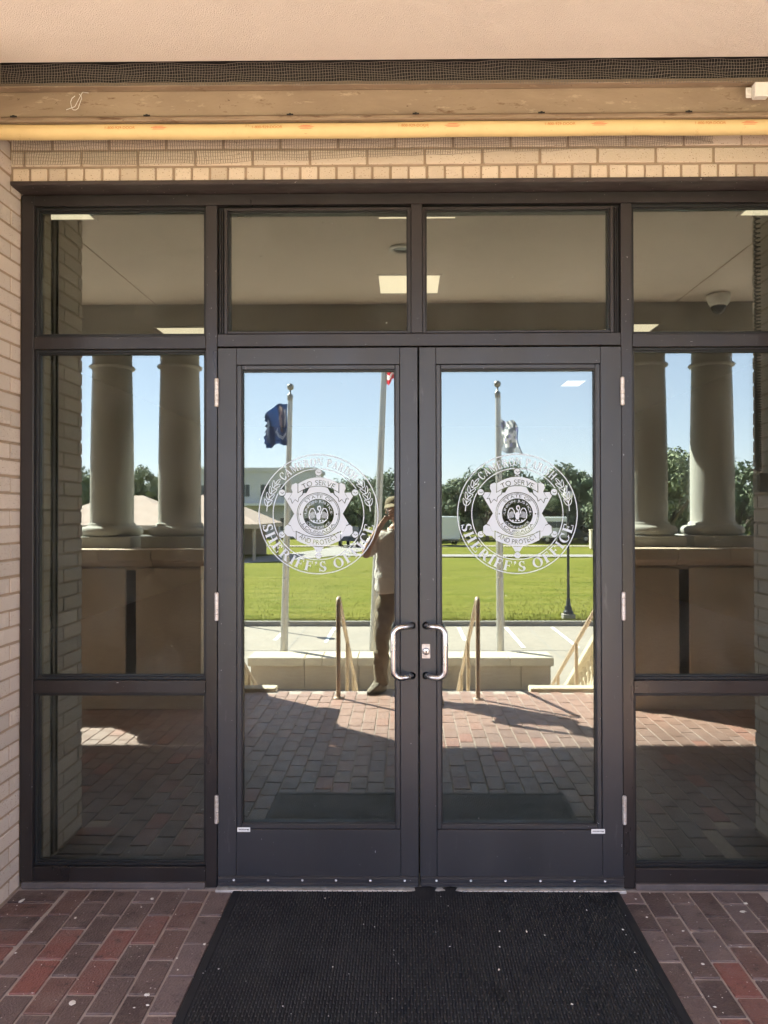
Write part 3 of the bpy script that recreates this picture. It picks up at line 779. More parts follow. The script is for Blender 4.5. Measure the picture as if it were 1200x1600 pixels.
def sans(ch):
    if ch in _sc: return _sc[ch]
    if ch == ' ': _sc[ch] = (.35, lambda u, v: np.zeros(u.shape, bool)); return _sc[ch]
    if ch == '·': _sc[ch] = (.3, lambda u, v: (abs(u-.12) < .08) & (abs(v-.5) < .09)); return _sc[ch]
    cu = bpy.data.curves.new('t', 'FONT'); cu.body = ch
    ob = bpy.data.objects.new('t', cu); C.objects.link(ob)
    bpy.context.view_layer.update()
    cc = ob.evaluated_get(dg()).to_curve(dg()) if False else ob.to_curve(dg())
    polys = []
    for sp in cc.splines:
        bp = sp.bezier_points; P = []
        n = len(bp)
        for i in range(n):
            a, b_ = bp[i], bp[(i+1) % n]
            for t in (0, .17, .33, .5, .67, .83):
                q = (1-t)**3*a.co + 3*(1-t)**2*t*a.handle_right + 3*(1-t)*t*t*b_.handle_left + t**3*b_.co
                P.append((q.x, q.y))
        polys.append(P)
    ob.to_curve_clear(); bpy.data.objects.remove(ob); bpy.data.curves.remove(cu)
    xs_ = [p[0] for P in polys for p in P]
    x0, x1 = min(xs_), max(xs_)
    polys = [[((x-x0)/.69, y/.69) for x, y in P] for P in polys]
    def f(u, v):
        m = np.zeros(u.shape, bool)
        for P in polys: m ^= poly_mask(P, u, v)
        return m
    _sc[ch] = ((x1-x0)/.69, f); return _sc[ch]

def arc_text(mask_shape, X, Y, text, font, r0, h, ang_mid, span, top=True, bold=0.0):
    """letters on an arc; r0 is the baseline radius, angles in degrees"""
    rr = np.hypot(X, Y); th = np.degrees(np.arctan2(Y, X))
    gs = [font(c_) for c_ in text]; gap = .13
    tot = sum(g[0] for g in gs) + gap*(len(gs)-1)
    out = np.zeros(X.shape, bool); pos = 0
    for w, f in gs:
        c_ = (pos + w/2)/tot
        a = ang_mid + span/2 - span*c_ if top else ang_mid - span/2 + span*c_
        d = (th - a + 180) % 360 - 180
        aw = span*w/tot
        sel = (np.abs(d) < aw*.75) & (rr > r0-h*1.15-.02) & (rr < r0+h*1.15+.02)
        if top: u = (-d[sel]/aw*w) + w/2; v = (rr[sel]-r0)/h
        else: u = d[sel]/aw*w + w/2; v = (r0-rr[sel])/h
        m_ = f(u, v)
        if bold:
            for du, dv in ((bold, 0), (-bold, 0), (0, bold), (0, -bold)): m_ = m_ | f(u+du, v+dv)
        out[sel] |= m_
        pos += w + gap
    return out

def emblem_mask(N=620):
    g = (np.arange(N)+.5)/N*2.04-1.02
    X, Y = np.meshgrid(g, g)
    r_ = np.hypot(X, Y)
    W = np.zeros(X.shape, bool)
    W |= (r_ < 1) & (r_ > .984)
    W |= (r_ < .765) & (r_ > .750)
    W |= arc_text(None, X, Y, 'CAMERON PARISH', serif, .800, .135, 90, 92, True)
    W |= arc_text(None, X, Y, "SHERIFF'S OFFICE", serif, .955, .165, 270, 158, False)
    # wheat sprigs: outlined leaves along the ring
    def leaf(cx, cy, a, L_, w_):
        c_, s_ = math.cos(a), math.sin(a)
        u = (X-cx)*c_ + (Y-cy)*s_; v = -(X-cx)*s_ + (Y-cy)*c_
        wf_ = lambda L2, w2: (np.abs(v) < w2*np.sqrt(np.clip(1-(u/L2)**2, 0, 1))*(1-.25*u/L2)) & (np.abs(u) < L2)
        return wf_(L_, w_) & ~wf_(L_-.014, w_-.012)
    for s_ in (-1, 1):
        for k_ in range(4):
            t_ = R(169 - k_*7.0) if s_ < 0 else R(11 + k_*7.0)
            tx, ty = math.cos(t_), math.sin(t_)
            tang = t_ - PI/2 if s_ < 0 else t_ + PI/2
            for q in (-1, 1):
                W |= leaf(tx*(.865+q*.034)+.03*math.cos(tang), ty*(.865+q*.034)+.03*math.sin(tang), tang + (-q if s_ < 0 else q)*-.5, .066, .027)
        t_ = R(141) if s_ < 0 else R(39)
        W |= leaf(.865*math.cos(t_), .865*math.sin(t_), (t_-PI/2) if s_ < 0 else (t_+PI/2), .06, .024)
        t0, t1 = (165, 177) if s_ < 0 else (3, 15)
        th = np.degrees(np.arctan2(Y, X)) % 360
        W |= (np.abs(r_-.865) < .008) & (th > t0) & (th < t1)
    # six-pointed star with balls
    tips = [(0, .70), (.61, .36), (.61, -.34), (0, -.69), (-.61, -.34), (-.61, .36)]
    P = []
    for i in range(6):
        P.append(tips[i]); a, b_ = tips[i], tips[(i+1) % 6]
        mx_, my_ = (a[0]+b_[0])/2, (a[1]+b_[1])/2; l_ = math.hypot(mx_, my_); P.append((mx_/l_*.405, my_/l_*.405))
    W |= poly_mask(P, X, Y)
    for i, (tx, ty) in enumerate(tips):
        ln = math.hypot(tx, ty); bx, by = tx*(1+.0/ln), ty*(1+.0/ln)
        rb_ = np.hypot(X-bx, Y-by)
        W &= ~(rb_ < .066); W |= rb_ < .052
        W &= ~((np.abs(np.hypot(X-bx-.008, Y-by-.02)-.030) < .005) & (Y < by+.01))
    # banners with a thin clear outline
    def banner(cy0, cy1, half, bend, s_):
        yy = Y - s_*(-bend)*(X/half)**2*1.0 if True else Y
        return (np.abs(X) < half) & (yy > cy0) & (yy < cy1)
    def put(mask_, grown):
        nonlocal W
        W = (W & ~grown) | mask_
    for s_ in (1, -1):
        for q in (-1, 1):     # folded tails
            if s_ > 0: tail = [(q*.27, .33), (q*.26, .40), (q*.31, .49), (q*.38, .52), (q*.445, .49), (q*.455, .43), (q*.43, .37), (q*.46, .31), (q*.50, .255), (q*.46, .265), (q*.435, .19), (q*.39, .25), (q*.345, .215), (q*.33, .28)]
            else: tail = [(q*.28, -.36), (q*.33, -.30), (q*.42, -.29), (q*.46, -.20), (q*.52, -.175), (q*.565, -.21), (q*.57, -.31), (q*.52, -.36), (q*.42, -.37), (q*.37, -.43), (q*.30, -.45)]
            cx_, cy_ = sum(p[0] for p in tail)/len(tail), sum(p[1] for p in tail)/len(tail)
            big = [(cx_+(x_-cx_)*1.13, cy_+(y_-cy_)*1.13) for x_, y_ in tail]
            put(poly_mask(tail, X, Y), poly_mask(big, X, Y))
        if s_ > 0: f_ = lambda e: (np.abs(X) < .335+e) & (Y+.95*X**2 > .475-e) & (Y+.95*X**2 < .615+e)
        else: f_ = lambda e: (np.abs(X) < .365+e) & (Y-.75*X**2 < -.395+e) & (Y-.75*X**2 > -.535-e)
        put(f_(0), f_(.013))
    W &= ~arc_text(None, X, Y, 'TO SERVE', sans, .485, .085, 90, 61, True)*True
    W &= ~arc_text(None, X, Y, 'AND PROTECT', sans, .508, .080, 270, 82, False)*True
    # seal
    W = (W & ~(r_ < .362)) | (r_ < .350)
    W &= ~((r_ < .338) & (r_ > .330))
    W &= ~arc_text(None, X, Y, 'STATE OF', sans, .272, .048, 90, 96, True)
    W &= ~arc_text(None, X, Y, 'LOUISIANA', sans, .322, .048, 270, 116, False)
    for q in (-1, 1): W &= ~(np.hypot(X-q*.30, Y) < .012)
    W &= ~(r_ < .258)
    W |= arc_text(None, X, Y, '·UNION·JUSTICE·', sans, .196, .040, 90, 192, True)
    W |= arc_text(None, X, Y, 'CONFIDENCE', sans, .245, .040, 270, 112, False)
    # pelican: neck, head, bill, spread wings, nest with chicks
    def line(pts, w_):
        m_ = np.zeros(X.shape, bool)
        for (x1, y1), (x2, y2) in zip(pts[:-1], pts[1:]):
            dx, dy = x2-x1, y2-y1; L2 = dx*dx+dy*dy
            t_ = np.clip(((X-x1)*dx+(Y-y1)*dy)/L2, 0, 1)
            m_ |= np.hypot(X-x1-t_*dx, Y-y1-t_*dy) < w_
        return m_
    W |= ((X/.036)**2 + ((Y+.035)/.062)**2 < 1)
    W |= line([(.0, -.01), (.022, .03), (.012, .065), (-.012, .085), (-.008, .125), (.018, .135), (.032, .118)], .0095)
    W |= line([(.028, .122), (.040, .085), (.034, .060)], .0065)
    for q in (-1, 1):
        W |= line([(q*.035, -.01), (q*.055, .05), (q*.085, .095), (q*.125, .09), (q*.15, .04), (q*.158, -.02), (q*.15, -.075)], .0075)
        for t_ in range(5):
            W |= line([(q*(.058+t_*.018), .045-t_*.012+.02*(t_ > 1)), (q*(.060+t_*.022), -.055-t_*.006)], .0048)
    W |= line([(-.13, -.095), (-.08, -.135), (0, -.15), (.08, -.135), (.13, -.095)], .009)
    for t_ in (-.075, -.025, .025, .075): W |= np.hypot(X-t_, Y+.112) < .014
    return g, W
def emblem_mesh(Rm):
    g, W = emblem_mask()
    N = len(g); s_ = (g[1]-g[0])*Rm; vs, fs = [], []
    open_ = {}
    def flush(key, j1):
        a, b_ = key; j0 = open_.pop(key)
        x0, x1 = g[a]*Rm - s_/2, g[b_]*Rm + s_/2; z0, z1 = g[j0]*Rm - s_/2, g[j1]*Rm + s_/2
        n = len(vs); vs.extend([(x0, 0, z0), (x1, 0, z0), (x1, 0, z1), (x0, 0, z1)]); fs.append((n, n+1, n+2, n+3))
    for j in range(N):
        row = W[j].astype(np.int8); d_ = np.diff(np.concatenate(([0], row, [0])))
        runs = set(zip(np.where(d_ == 1)[0].tolist(), (np.where(d_ == -1)[0]-1).tolist()))
        for key in [k_ for k_ in open_ if k_ not in runs]: flush(key, j-1)
        for k_ in runs: open_.setdefault(k_, j)
    for key in list(open_): flush(key, N-1)
    me = bpy.data.meshes.new('emblem_decal'); me.from_pydata(vs, [], fs); me.materials.append(M['vinyl']); return me
EMB = emblem_mesh(.2746)

def D_pull(side):          # side -1: grip lies left of its fixings
    b = MB(); pts = []
    zt, zb = .226, 0
    x1 = side*.083; dp = -.062; r_ = .035
    pts = [(0, 0, zt), (side*.012, -.020, zt)]
    cen = [(side*.018, -.032), (side*.032, -.044)]
    for p in cen: pts.append((p[0], p[1], zt))
    for k_ in range(7):
        a = R(k_*15); pts.append((x1 - side*r_ + side*r_*math.sin(a), dp + (1-k_/6)*.010, zt - r_ + r_*math.cos(a)))
    low = [(x_, y_, zt-z_) for x_, y_, z_ in pts[::-1]]
    b.tube(pts + low, .0128, 14)
    for z_ in (zt, zb): b.lathe([(.0001, -.002), (.017, -.002), (.017, .004)], 0, 0, 18, M=Matrix.Translation((0, 0, z_)) @ Matrix.Rotation(R(90), 4, 'X'))
    return b
def make_door(x0, x1, hinge, label, glassx, emb_x):
    d = empty('door', ((x0+x1)/2, YF, .013), label, 'door', 'pair of entrance doors')
    cx = (x0+x1)/2
    def pb(name, a, b_, y0, y1, z0, z1, m='door', bev=.002):
        q = MB(); q.box(a-cx, b_-cx, y0-YF, y1-YF, z0-.013, z1-.013); return q.build(name, M[m], d, bevel=bev)
    ga, gb = glassx      # sight opening between stiles
    yf = YF - .001
    ba, bb_, bz0, bz1 = ga-.022, gb+.022, .266, 2.372
    pb('stile', x0, ba, yf, .0, .013, 2.449); pb('stile', bb_, x1, yf, .0, .013, 2.449)
    pb('top_rail', ba+.0006, bb_-.0006, yf, .0, bz1, 2.449); pb('bottom_rail', ba+.0006, bb_-.0006, yf, .0, .013, bz0)
    # glazing beads
    gy = YF+.030
    for q in ((ba+.0006, ga, bz0+.0005, bz1-.0005), (gb, bb_-.0006, bz0+.0005, bz1-.0005)): pb('glazing_bead', q[0], q[1], YF+.005, gy+.02, q[2], q[3], bev=.003)
    for q in ((bz0+.0005, bz0+.022), (bz1-.022, bz1-.0005)): pb('glazing_bead', ga+.0004, gb-.0004, YF+.005, gy+.02, q[0], q[1], bev=.003)
    g0, g1 = bz0+.022, bz1-.022
    gk = MB()
    for q in ((ga, ga+.005, g0, g1), (gb-.005, gb, g0, g1), (ga+.005, gb-.005, g0, g0+.005), (ga+.005, gb-.005, g1-.006, g1)):
        gk.box(q[0]-cx, q[1]-cx, .014, gy-YF-.0006, q[2]-.013, q[3]-.013)
    gk.build('gasket', M['gasket'], d)
    pane = insul(ga-.008-cx, gb+.008-cx, g0-.008-.013, g1+.008-.013, d, yg=gy-YF, tilt=(0.0002, 0.0002*hinge))
    e = share('emblem_decal', EMB, (emb_x-cx, gy-YF-.0012, 1.692-.013), d)
    tag(e, 'round white sheriff star emblem printed on the glass')
    # pull handle
    hp = (.032 if hinge < 0 else .096)
    h = D_pull(-1 if hinge < 0 else 1).build('pull_handle', M['chrome'], d, loc=(hp-cx, yf-YF-.002, .962-.013))
    # hinges
    hx = x0-.003 if hinge < 0 else x1+.003
    for hz in (2.245, 1.275, .36):
        q = MB(); n_ = 5; L_ = .118
        for i in range(n_):
            q.tube([(0, 0, -L_/2+i*L_/n_+.0008), (0, 0, -L_/2+(i+1)*L_/n_-.0008)], .0098, 14)
        q.ball((0, 0, L_/2+.001), .0095, 8, (1, 1, .6)); q.ball((0, 0, -L_/2-.001), .0095, 8, (1, 1, .6))
        q.build('hinge', M['hinge'], d, loc=(hx-cx, -.009, hz-.013))
    # door sweep with screws
    q = MB(); q.box(x0+.004-cx, x1-.002-cx, -.012, -.0012, .005, .046); q.box(x0+.004-cx, x1-.002-cx, -.018, -.0122, .030, .043); q.box(x0+.004-cx, x1-.002-cx, -.016, -.0122, .006, .020)
    sw = q.build('door_sweep', M['door'], d, bevel=.0015)
    return d, pb, sw, cx
dl, pbl, swl, cxl = make_door(-.8485, .0605, -1, 'left entrance door with a white sheriff star emblem on its mirror glass', (-.742, -.042), -.394)
dr, pbr, swr, cxr = make_door(.0675, .982, 1, 'right entrance door with the key cylinder and a white star emblem', (.165, .867), .515)
def screws(px, sw, cx):
    q = MB(); q.lathe([(.0001, -.003), (.004, -.0025), (.0055, 0)], 0, 0, 12, M=Matrix.Rotation(R(90), 4, 'X') @ Matrix.Rotation(0, 4, 'X'))
    o = q.build('screw', M['chrome']); me = o.data; bpy.data.objects.remove(o)
    for p in px: share('screw', me, ((p-633)/343.75-cx, -.0215, .036), sw)
screws((368, 421, 474, 526, 579, 632), swl, cxl)
screws((681, 734, 787, 841, 893, 940), swr, cxr)
# lock cylinder on the right door
q = MB(); q.box(-.019, .019, -.004, 0, -.033, .033); lk = q.build('lock_plate', M['hinge'], dr, bevel=.0015, loc=(.096-cxr, -.0012, 1.072-.013))
q = MB(); q.lathe([(.0001, .0105), (.013, .0105), (.016, .008), (.0165, 0)], 0, 0, 24, M=Matrix.Rotation(R(90), 4, 'X')); cy = q.build('key_cylinder', M['chrome'], lk, loc=(0, -.004, 0))
q = MB(); q.box(-.0014, .0014, -.0166, -.0154, -.009, .0); q.lathe([(.0001, .0166), (.0038, .0166), (.0040, .0154)], 0, 0, 12, M=Matrix.Rotation(R(90), 4, 'X')); q.build('keyhole', M['black'], lk)
# maker stickers: white tabs with one line of print too small to read
for d_, px0, px1, pz, cx in ((dl, 372, 392, .2665, cxl), (dr, 921, 942, .262, cxr)):
    a_, b_ = (px0-633)/343.75-cx, (px1-633)/343.75-cx
    q = MB(); q.box(a_, b_, -.0022, -.0014, pz-.023, pz-.003); s_ = q.build('sticker', M['vwhite'], d_)
    q = MB(); rr_ = random.Random(px0)
    x = a_+.006
    while x < b_-.014: w = rr_.uniform(.0012, .0035); q.box(x, x+w, -.0026, -.0023, pz-.0145, pz-.0105); x += w+.0012
    q.add([(b_-.014, -.0026, pz-.016), (b_-.004, -.0026, pz-.016), (b_-.009, -.0026, pz-.009)], [(0, 1, 2)])
    q.build('print', M['black'], s_)
q = MB(); q.box(-.851, .985, -.085, .08, -.008, .010); tag(q.build('threshold', M['threshold'], bevel=.002), 'worn silver aluminium threshold strip under the double doors', 'threshold')

# ------------------------------------------------------------------ rubber mat
mat_o = empty('door_mat', (.09, -.59, 0), 'wide black ribbed rubber mat in front of the double doors', 'mat')
q = MB(); w, l = .862, .535
nx_ = 60
# thin sheet whose back edge ripples against the threshold
top = []; 
for j in range(13):
    for i in range(nx_+1):
        x = -w + 2*w*i/nx_; y = -l + 2*l*j/12
        z = .006
        if j >= 11:
            z += (.010 if j == 12 else .004)*(math.exp(-((x-.0)/.05)**2) + .9*math.exp(-((x+.10)/.03)**2)*0 + .8*math.exp(-((x-.115)/.035)**2))
        top.append((x, y, z))
q.add(top, [(j*(nx_+1)+i, j*(nx_+1)+i+1, (j+1)*(nx_+1)+i+1, (j+1)*(nx_+1)+i) for j in range(12) for i in range(nx_)])
q.smooth = True
per = [(-w, -l), (w, -l), (w, l), (-w, l)]
for (a, b_) in ((0, 1), (1, 2), (3, 0)):
    q.add([(*per[a], .0005), (*per[b_], .0005), (*per[b_], .006), (*per[a], .006)], [(0, 1, 2, 3)])
q.build('sheet', M['rubber'], mat_o)
q = MB()
for a_, b_, c_, d_ in ((-w+.004, -w+.034, -l+.004, l-.03), (w-.034, w-.004, -l+.004, l-.03), (-w+.034, w-.034, -l+.004, -l+.034)):
    q.box(a_, b_, c_, d_, .005, .0085)
q.build('border', M['rubber'], mat_o, bevel=.0015)
q = MB(); rr_ = random.Random(2)
pitch = .0112; dash = .044; i = 0
x = -w+.040
while x < w-.040:
    y = -l+.040 + (dash/2 if i % 2 else 0)
    while y < l-.05:
        h = .0092 + rr_.uniform(-.0002, .0002); a_, b_ = x, x+.0062
        q.add([(a_, y, .0058), (b_, y, .0058), (b_, y+dash-.006, .0058), (a_, y+dash-.006, .0058), (a_+.0016, y+.003, h), (b_-.0016, y+.003, h), (b_-.0016, y+dash-.009, h), (a_+.0016, y+dash-.009, h)],
              [(4, 5, 6, 7), (0, 1, 5, 4), (2, 3, 7, 6), (0, 4, 7, 3), (1, 2, 6, 5)])
        y += dash
    x += pitch; i += 1
tag(q.build('ribs', M['ribs'], mat_o), kind='stuff')
for px, py, s_, el in [(508, 1403, 4, 1), (342, 1513, 4, 1), (568, 1443, 3, 1), (585, 1447, 3, 1), (520, 1509, 3, 1.5), (779, 1453, 4, 1), (779, 1477, 4, 1.6), (778, 1512, 4, 1.8), (702, 1477, 3, 1), (821, 1453, 4, 2.5), (849, 1459, 4, 1), (891, 1565, 5, 1.2), (688, 1400, 2, 1), (904, 1399, 2, 1), (914, 1420, 3, 2),
                     (970, 1450, 4, 2), (975, 1458, 3, 1), (988, 1485, 3, 1), (990, 1512, 3, 1.5), (545, 1520, 2, 1), (442, 1570, 3, 1), (455, 1582, 2, 1), (513, 1585, 2, 1), (615, 1483, 2, 1), (680, 1455, 2, 1), (683, 1438, 2, 1)] + [(rs_.uniform(330, 1000), rs_.uniform(1395, 1600), rs_.uniform(.7, 1.6), 1.2) for k in range(14)]:
    dd = 1158*1.688/(py-803.5); x = (px-633)/1158*dd; y = dd-3.41
    if -.75 < x < .93 and y > -1.12: splat(rs_, s_*.0010, el, rs_.uniform(1.2, 1.9)).build('dropping', M['dropping'], mat_o, loc=(x-.09, y+.59, .0096))

# ------------------------------------------------------------------ parked roller shutter: bottom bar, safety edge, guides
sh = empty('roller_shutter', (XC, -.27, 3.38), 'rolled up steel shutter with rusty tan bottom bar and yellow safety edge', 'shutter')
yb = lambda y: y + .27
X0, X1 = XL-XC+.004, XR-XC-.004
def prof(name, poly, m, bev=.0015):
    b = MB(); b.prism_x([(yb(y), z-3.38) for y, z in poly], X0, X1); return b.build(name, M[m], sh, bevel=bev)
prof('bar_face', [(-.262, 3.385), (-.256, 3.385), (-.256, 3.505), (-.262, 3.505)], 'bar')
prof('bar_top_lip', [(-.300, 3.506), (-.245, 3.506), (-.245, 3.511), (-.300, 3.511)], 'bar')
prof('curtain_slat', [(-.250, 3.512), (-.238, 3.512), (-.232, 3.535), (-.236, 3.552), (-.248, 3.552), (-.246, 3.535)], 'bar')
prof('slot_shade', [(-.228, 3.500), (-.222, 3.500), (-.222, 3.86), (-.228, 3.86)], 'dark')  # dark plate added so the slot above the bar looks shaded
prof('bar_lower_lip', [(-.262, 3.385), (-.262, 3.400), (-.296, 3.376), (-.300, 3.362), (-.296, 3.362), (-.285, 3.372)], 'barlip')
prof('edge_channel', [(-.305, 3.356), (-.225, 3.356), (-.225, 3.362), (-.305, 3.362)], 'bar')
b = MB()
path = []
for k_ in range(60):
    x = X0 + (X1-X0)*k_/59
    path.append((x, yb(-.275), 3.3245-3.38 + .0025*math.sin(x*2.1)+.001*math.sin(x*9)))
b.tube(path, .0305, 20); ye = b.build('safety_edge', M['yellow'], sh)
q = MB(); q.lathe([(.0001, .006), (.006, .005), (.008, 0)], 0, 0, 6, M=Matrix.Rotation(R(90), 4, 'X')); q.box(-.014, .014, -.002, .001, -.005, .004)
o = q.build('bolt', M['dark']); bm_ = o.data; bpy.data.objects.remove(o)
for p in (20, 230, 455, 652, 848, 1077):
    share('bolt', bm_, ((p-633)/1155*3.14-XC, yb(-.2755), 3.3925-3.38), sh)
# print on the safety edge
def flat_text(s_, size, m, name, parent, loc, rot):
    cu = bpy.data.curves.new('t', 'FONT'); cu.body = s_; cu.size = size; cu.align_x = 'CENTER'; cu.align_y = 'CENTER'
    ob = bpy.data.objects.new('t', cu); C.objects.link(ob); bpy.context.view_layer.update()
    me = bpy.data.meshes.new_from_object(ob.evaluated_get(dg())); bpy.data.objects.remove(ob)
    me.materials.clear(); me.materials.append(m)
    o = bpy.data.objects.new(name, me); C.objects.link(o); o.parent = parent; o.location = loc; o.rotation_euler = rot; return o
for k_, p in enumerate((190, 420, 648, 875, 1107)):
    X = (p-633)/1155*3.13-XC; zc = 3.3245+.003-3.38 + .0025*math.sin(X*2.1); yy = yb(-.275)-.0306
    flat_text('1-800-929-DOOR', .0175, M['orange'], 'print', ye, (X, yy-.0004, zc), (R(84), 0, 0))
    q = MB(); X2 = X + .165
    for a, w_ in ((0, .075), (.006, .05), (-.006, .06)):
        q.add([(X2-w_/2, yy-.0006, zc+a-.0015), (X2+w_/2-.01, yy-.0006, zc+a-.0015), (X2+w_/2, yy-.0002, zc+a+.001), (X2-w_/2+.01, yy-.0002, zc+a+.001)], [(0, 1, 2, 3)])
    q.build('logo', M['redprint'], ye)
# guide channels on the returns
for xx, s_ in ((XL, 1), (XR, -1)):
    q = MB(); a_, b_ = sorted((xx-XC+s_*.001, xx-XC+s_*.012)); q.box(a_, b_, yb(-.302), yb(-.292), -3.37, -.03); q.box(a_, b_, yb(-.258), yb(-.248), -3.37, -.03)
    a_, b_ = sorted((xx-XC+s_*.0005, xx-XC+s_*.003)); q.box(a_, b_, yb(-.292), yb(-.258), -3.37, -.03)
    q.build('guide_rail', M['guide'], sh)
# white end bracket on the right of the bar
q = MB(); q.box(-.025, .0, -.003, .003, -.022, .022); q.box(0, .06, -.03, .003, -.030, .030); q.lathe([(.006, .006), (.010, .006), (.010, 0)], 0, 0, 14, M=Matrix.Translation((-.013, 0, 0)) @ Matrix.Rotation(R(90), 4, 'X'))
q.build('sensor_bracket', M['white'], sh, bevel=.003, loc=((1180-633)/1155*3.08-XC, yb(-.305), 3.455-3.38))
# loop of thin wire hanging from the bar
q = MB(); q.tube([(.02*math.sin(t)*(1+.2*math.sin(3*t)), -.002, .036*math.cos(t)) for t in [i*.45 for i in range(13)]], .0012, 5); q.tube([(-.03, 0, -.045), (0, 0, -.02), (.01, 0, .05), (.035, 0, .055)], .0012, 5)
q.build('wire_loop', M['white'], sh, loc=((112-633)/1155*3.1-XC, yb(-.272), 3.455-3.38)).rotation_euler = (0, R(20), 0)
# coiled cable down the right return, with its junction box
cc_ = empty('coiled_cable', (XR-.035, -.47, 1.9), 'black coiled cable hanging down the right brick return to a small box', 'cable')
q = MB(); pts = []; z = 1.64; t = 0.0
while z > .01:
    pitch = .011 + .020*(z/1.64)**1.5
    pts.append((.014*math.cos(t), .014*math.sin(t), z)); t += PI/4; z -= pitch/8
q.tube(pts, .0042, 5); q.build('coil', M['gasket'], cc_)
q = MB(); q.box(-.012, .032, -.035, .035, -.10, .0); q.box(-.018, -.012, -.028, .028, -.09, -.01); q.build('junction_box', M['kerb'], cc_, bevel=.003)

# ------------------------------------------------------------------ bird mesh above and below the bar
def netting(name, x0, x1, zf0, zf1, y, cell, r_, label, wob=.004, yf=None):
    q = MB(); rr_ = random.Random(len(label))
    nz = max(2, int((zf1(0)-zf0(0))/cell)); nx2 = int((x1-x0)/cell)
    P = {}
    for i in range(nx2+1):
        x = x0+(x1-x0)*i/nx2
        for j in range(nz+1):
            z = zf0(x)+(zf1(x)-zf0(x))*j/nz
            P[i, j] = Vector((x+rr_.uniform(-.0012, .0012)+wob*math.sin(z*40+x*3)*.4, y+wob*math.sin(x*13+j*.7)+.003*math.sin(x*41+j), z+wob*math.sin(x*17)*.5+rr_.uniform(-.0006, .0006)))
    def seg(a, b_, ax):
        d_ = (b_-a)
        if ax: o1, o2 = Vector((0, r_, r_*.6)), Vector((0, -r_, 0)); 
        else: o1, o2 = Vector((r_, r_*.6, 0)), Vector((-r_, 0, 0))
        o3 = Vector((0, r_*.3, -r_)) if ax else Vector((0, -r_, 0))
        n = len(q.v)
        q.add([a+o1, a+o2, a+o3, b_+o1, b_+o2, b_+o3], [(0, 1, 4, 3), (1, 2, 5, 4), (2, 0, 3, 5)])
    for i in range(nx2+1):
        for j in range(nz+1):
            if i < nx2 and j < nz+1: seg(P[i, j], P[i+1, j], True)
            if j < nz: seg(P[i, j], P[i, j+1], False)
    o = q.build(name, M['wire']); return tag(o, label, 'netting')
netting('wire_mesh', XL+.02, XR-.01, lambda x: 3.492-.004*x, lambda x: 3.585, -.325, .0115, .0010, 'grey bird mesh stuffed between the stucco ceiling and the tan bar')
netting('wire_mesh', XL+.03, 1.35, lambda x: 3.235 + max(0, (x+.9))*.032, lambda x: 3.345, -.175, .0105, .0009, 'loose end of bird mesh hanging below the yellow edge over the bricks')

# ------------------------------------------------------------------ room behind the glass
room = MB(); x0, x1, y0, y1, z1 = -5.2, 5.3, .30, 16.0, 3.95
room.add([(x0, .021, -.01), (x1, .021, -.01), (x1, y1, -.01), (x0, y1, -.01)], [(0, 1, 2, 3)]); o = room.build('lobby_floor', M['infloor']); tag(o, kind='structure')
room = MB(); room.box(x0, x1, y0-.15, y1, z1, z1+.1); lc = tag(room.build('lobby_ceiling', M['inceil']), kind='structure')
room = MB(); room.box(x0-.1, x0, y0-.05, y1, -.01, z1); room.box(x1, x1+.1, y0-.05, y1, -.01, z1); room.box(x0, x1, y1, y1+.1, -.01, z1)
tag(room.build('lobby_wall', M['inwall']), kind='structure')
q = MB(); q.box(-.29, .29, -.28, .28, -.004, .0); q.build; o = q.build('diffuser', M['panel']); pme = o.data; bpy.data.objects.remove(o)
q = MB()
for a in ((-.31, .31, -.31, -.285), (-.31, .31, .285, .31), (-.31, -.295, -.285, .285), (.295, .31, -.285, .285)): q.box(*a, -.008, 0)
o = q.build('frame', M['inceil']); fme = o.data; bpy.data.objects.remove(o)
LG = 'square ceiling lights in the lobby'
rows = [(-2.66, 1.93, 'in the near left corner'), (.10, 1.95, 'in the middle of the nearest row'), (2.84, 1.93, 'in the near right corner'), (.05, 3.88, 'above the door mullion, alone in its row'),
        (-2.72, 5.82, 'low in the upper left pane'), (2.76, 5.75, 'low in the upper right pane'), (2.95, 9.55, 'deep in the lobby behind the right door glass')]
for x, y, l in rows:
    d = empty('ceiling_light', (x, y, z1-.001), 'lit square ceiling light ' + l, 'ceiling light', LG)
    if y > 9: d.scale = (.55, 1, 1)
    share('diffuser', pme, (0, 0, -.002), d); share('frame', fme, (0, 0, 0), d)
# ------------------------------------------------------------------ flagpoles and flags
def cloth(wd, hg, nx, nz, fn, fmat, mats, name, parent=None, loc=(0, 0, 0)):
    q = MB(); q.smooth = True
    for j in range(nz+1):
        for i in range(nx+1):
            q.v.append(tuple(fn(i/nx, j/nz)))
    for j in range(nz):
        for i in range(nx):
            a = j*(nx+1)+i; q.f.append((a, a+1, a+nx+2, a+nx+1)); q.m.append(fmat((i+.5)/nx, (j+.5)/nz)); q.rnd.append(0); q.sm.append(True)
    return q.build(name, mats, parent, loc=loc)
def cm(name, col):
    m_ = mat(name, col, .85, var=tuple(c*.85 for c in col), vscale=8)
    t_ = m_.node_tree; b = t_.nodes['Principled BSDF']; tl = t_.nodes.new('ShaderNodeBsdfTranslucent'); mx_ = t_.nodes.new('ShaderNodeMixShader')
    tl.inputs['Color'].default_value = (*[min(1, c*1.3) for c in col], 1); mx_.inputs[0].default_value = .45
    t_.links.new(b.outputs[0], mx_.inputs[1]); t_.links.new(tl.outputs[0], mx_.inputs[2]); t_.links.new(mx_.outputs[0], t_.nodes['Material Output'].inputs[0]); return m_
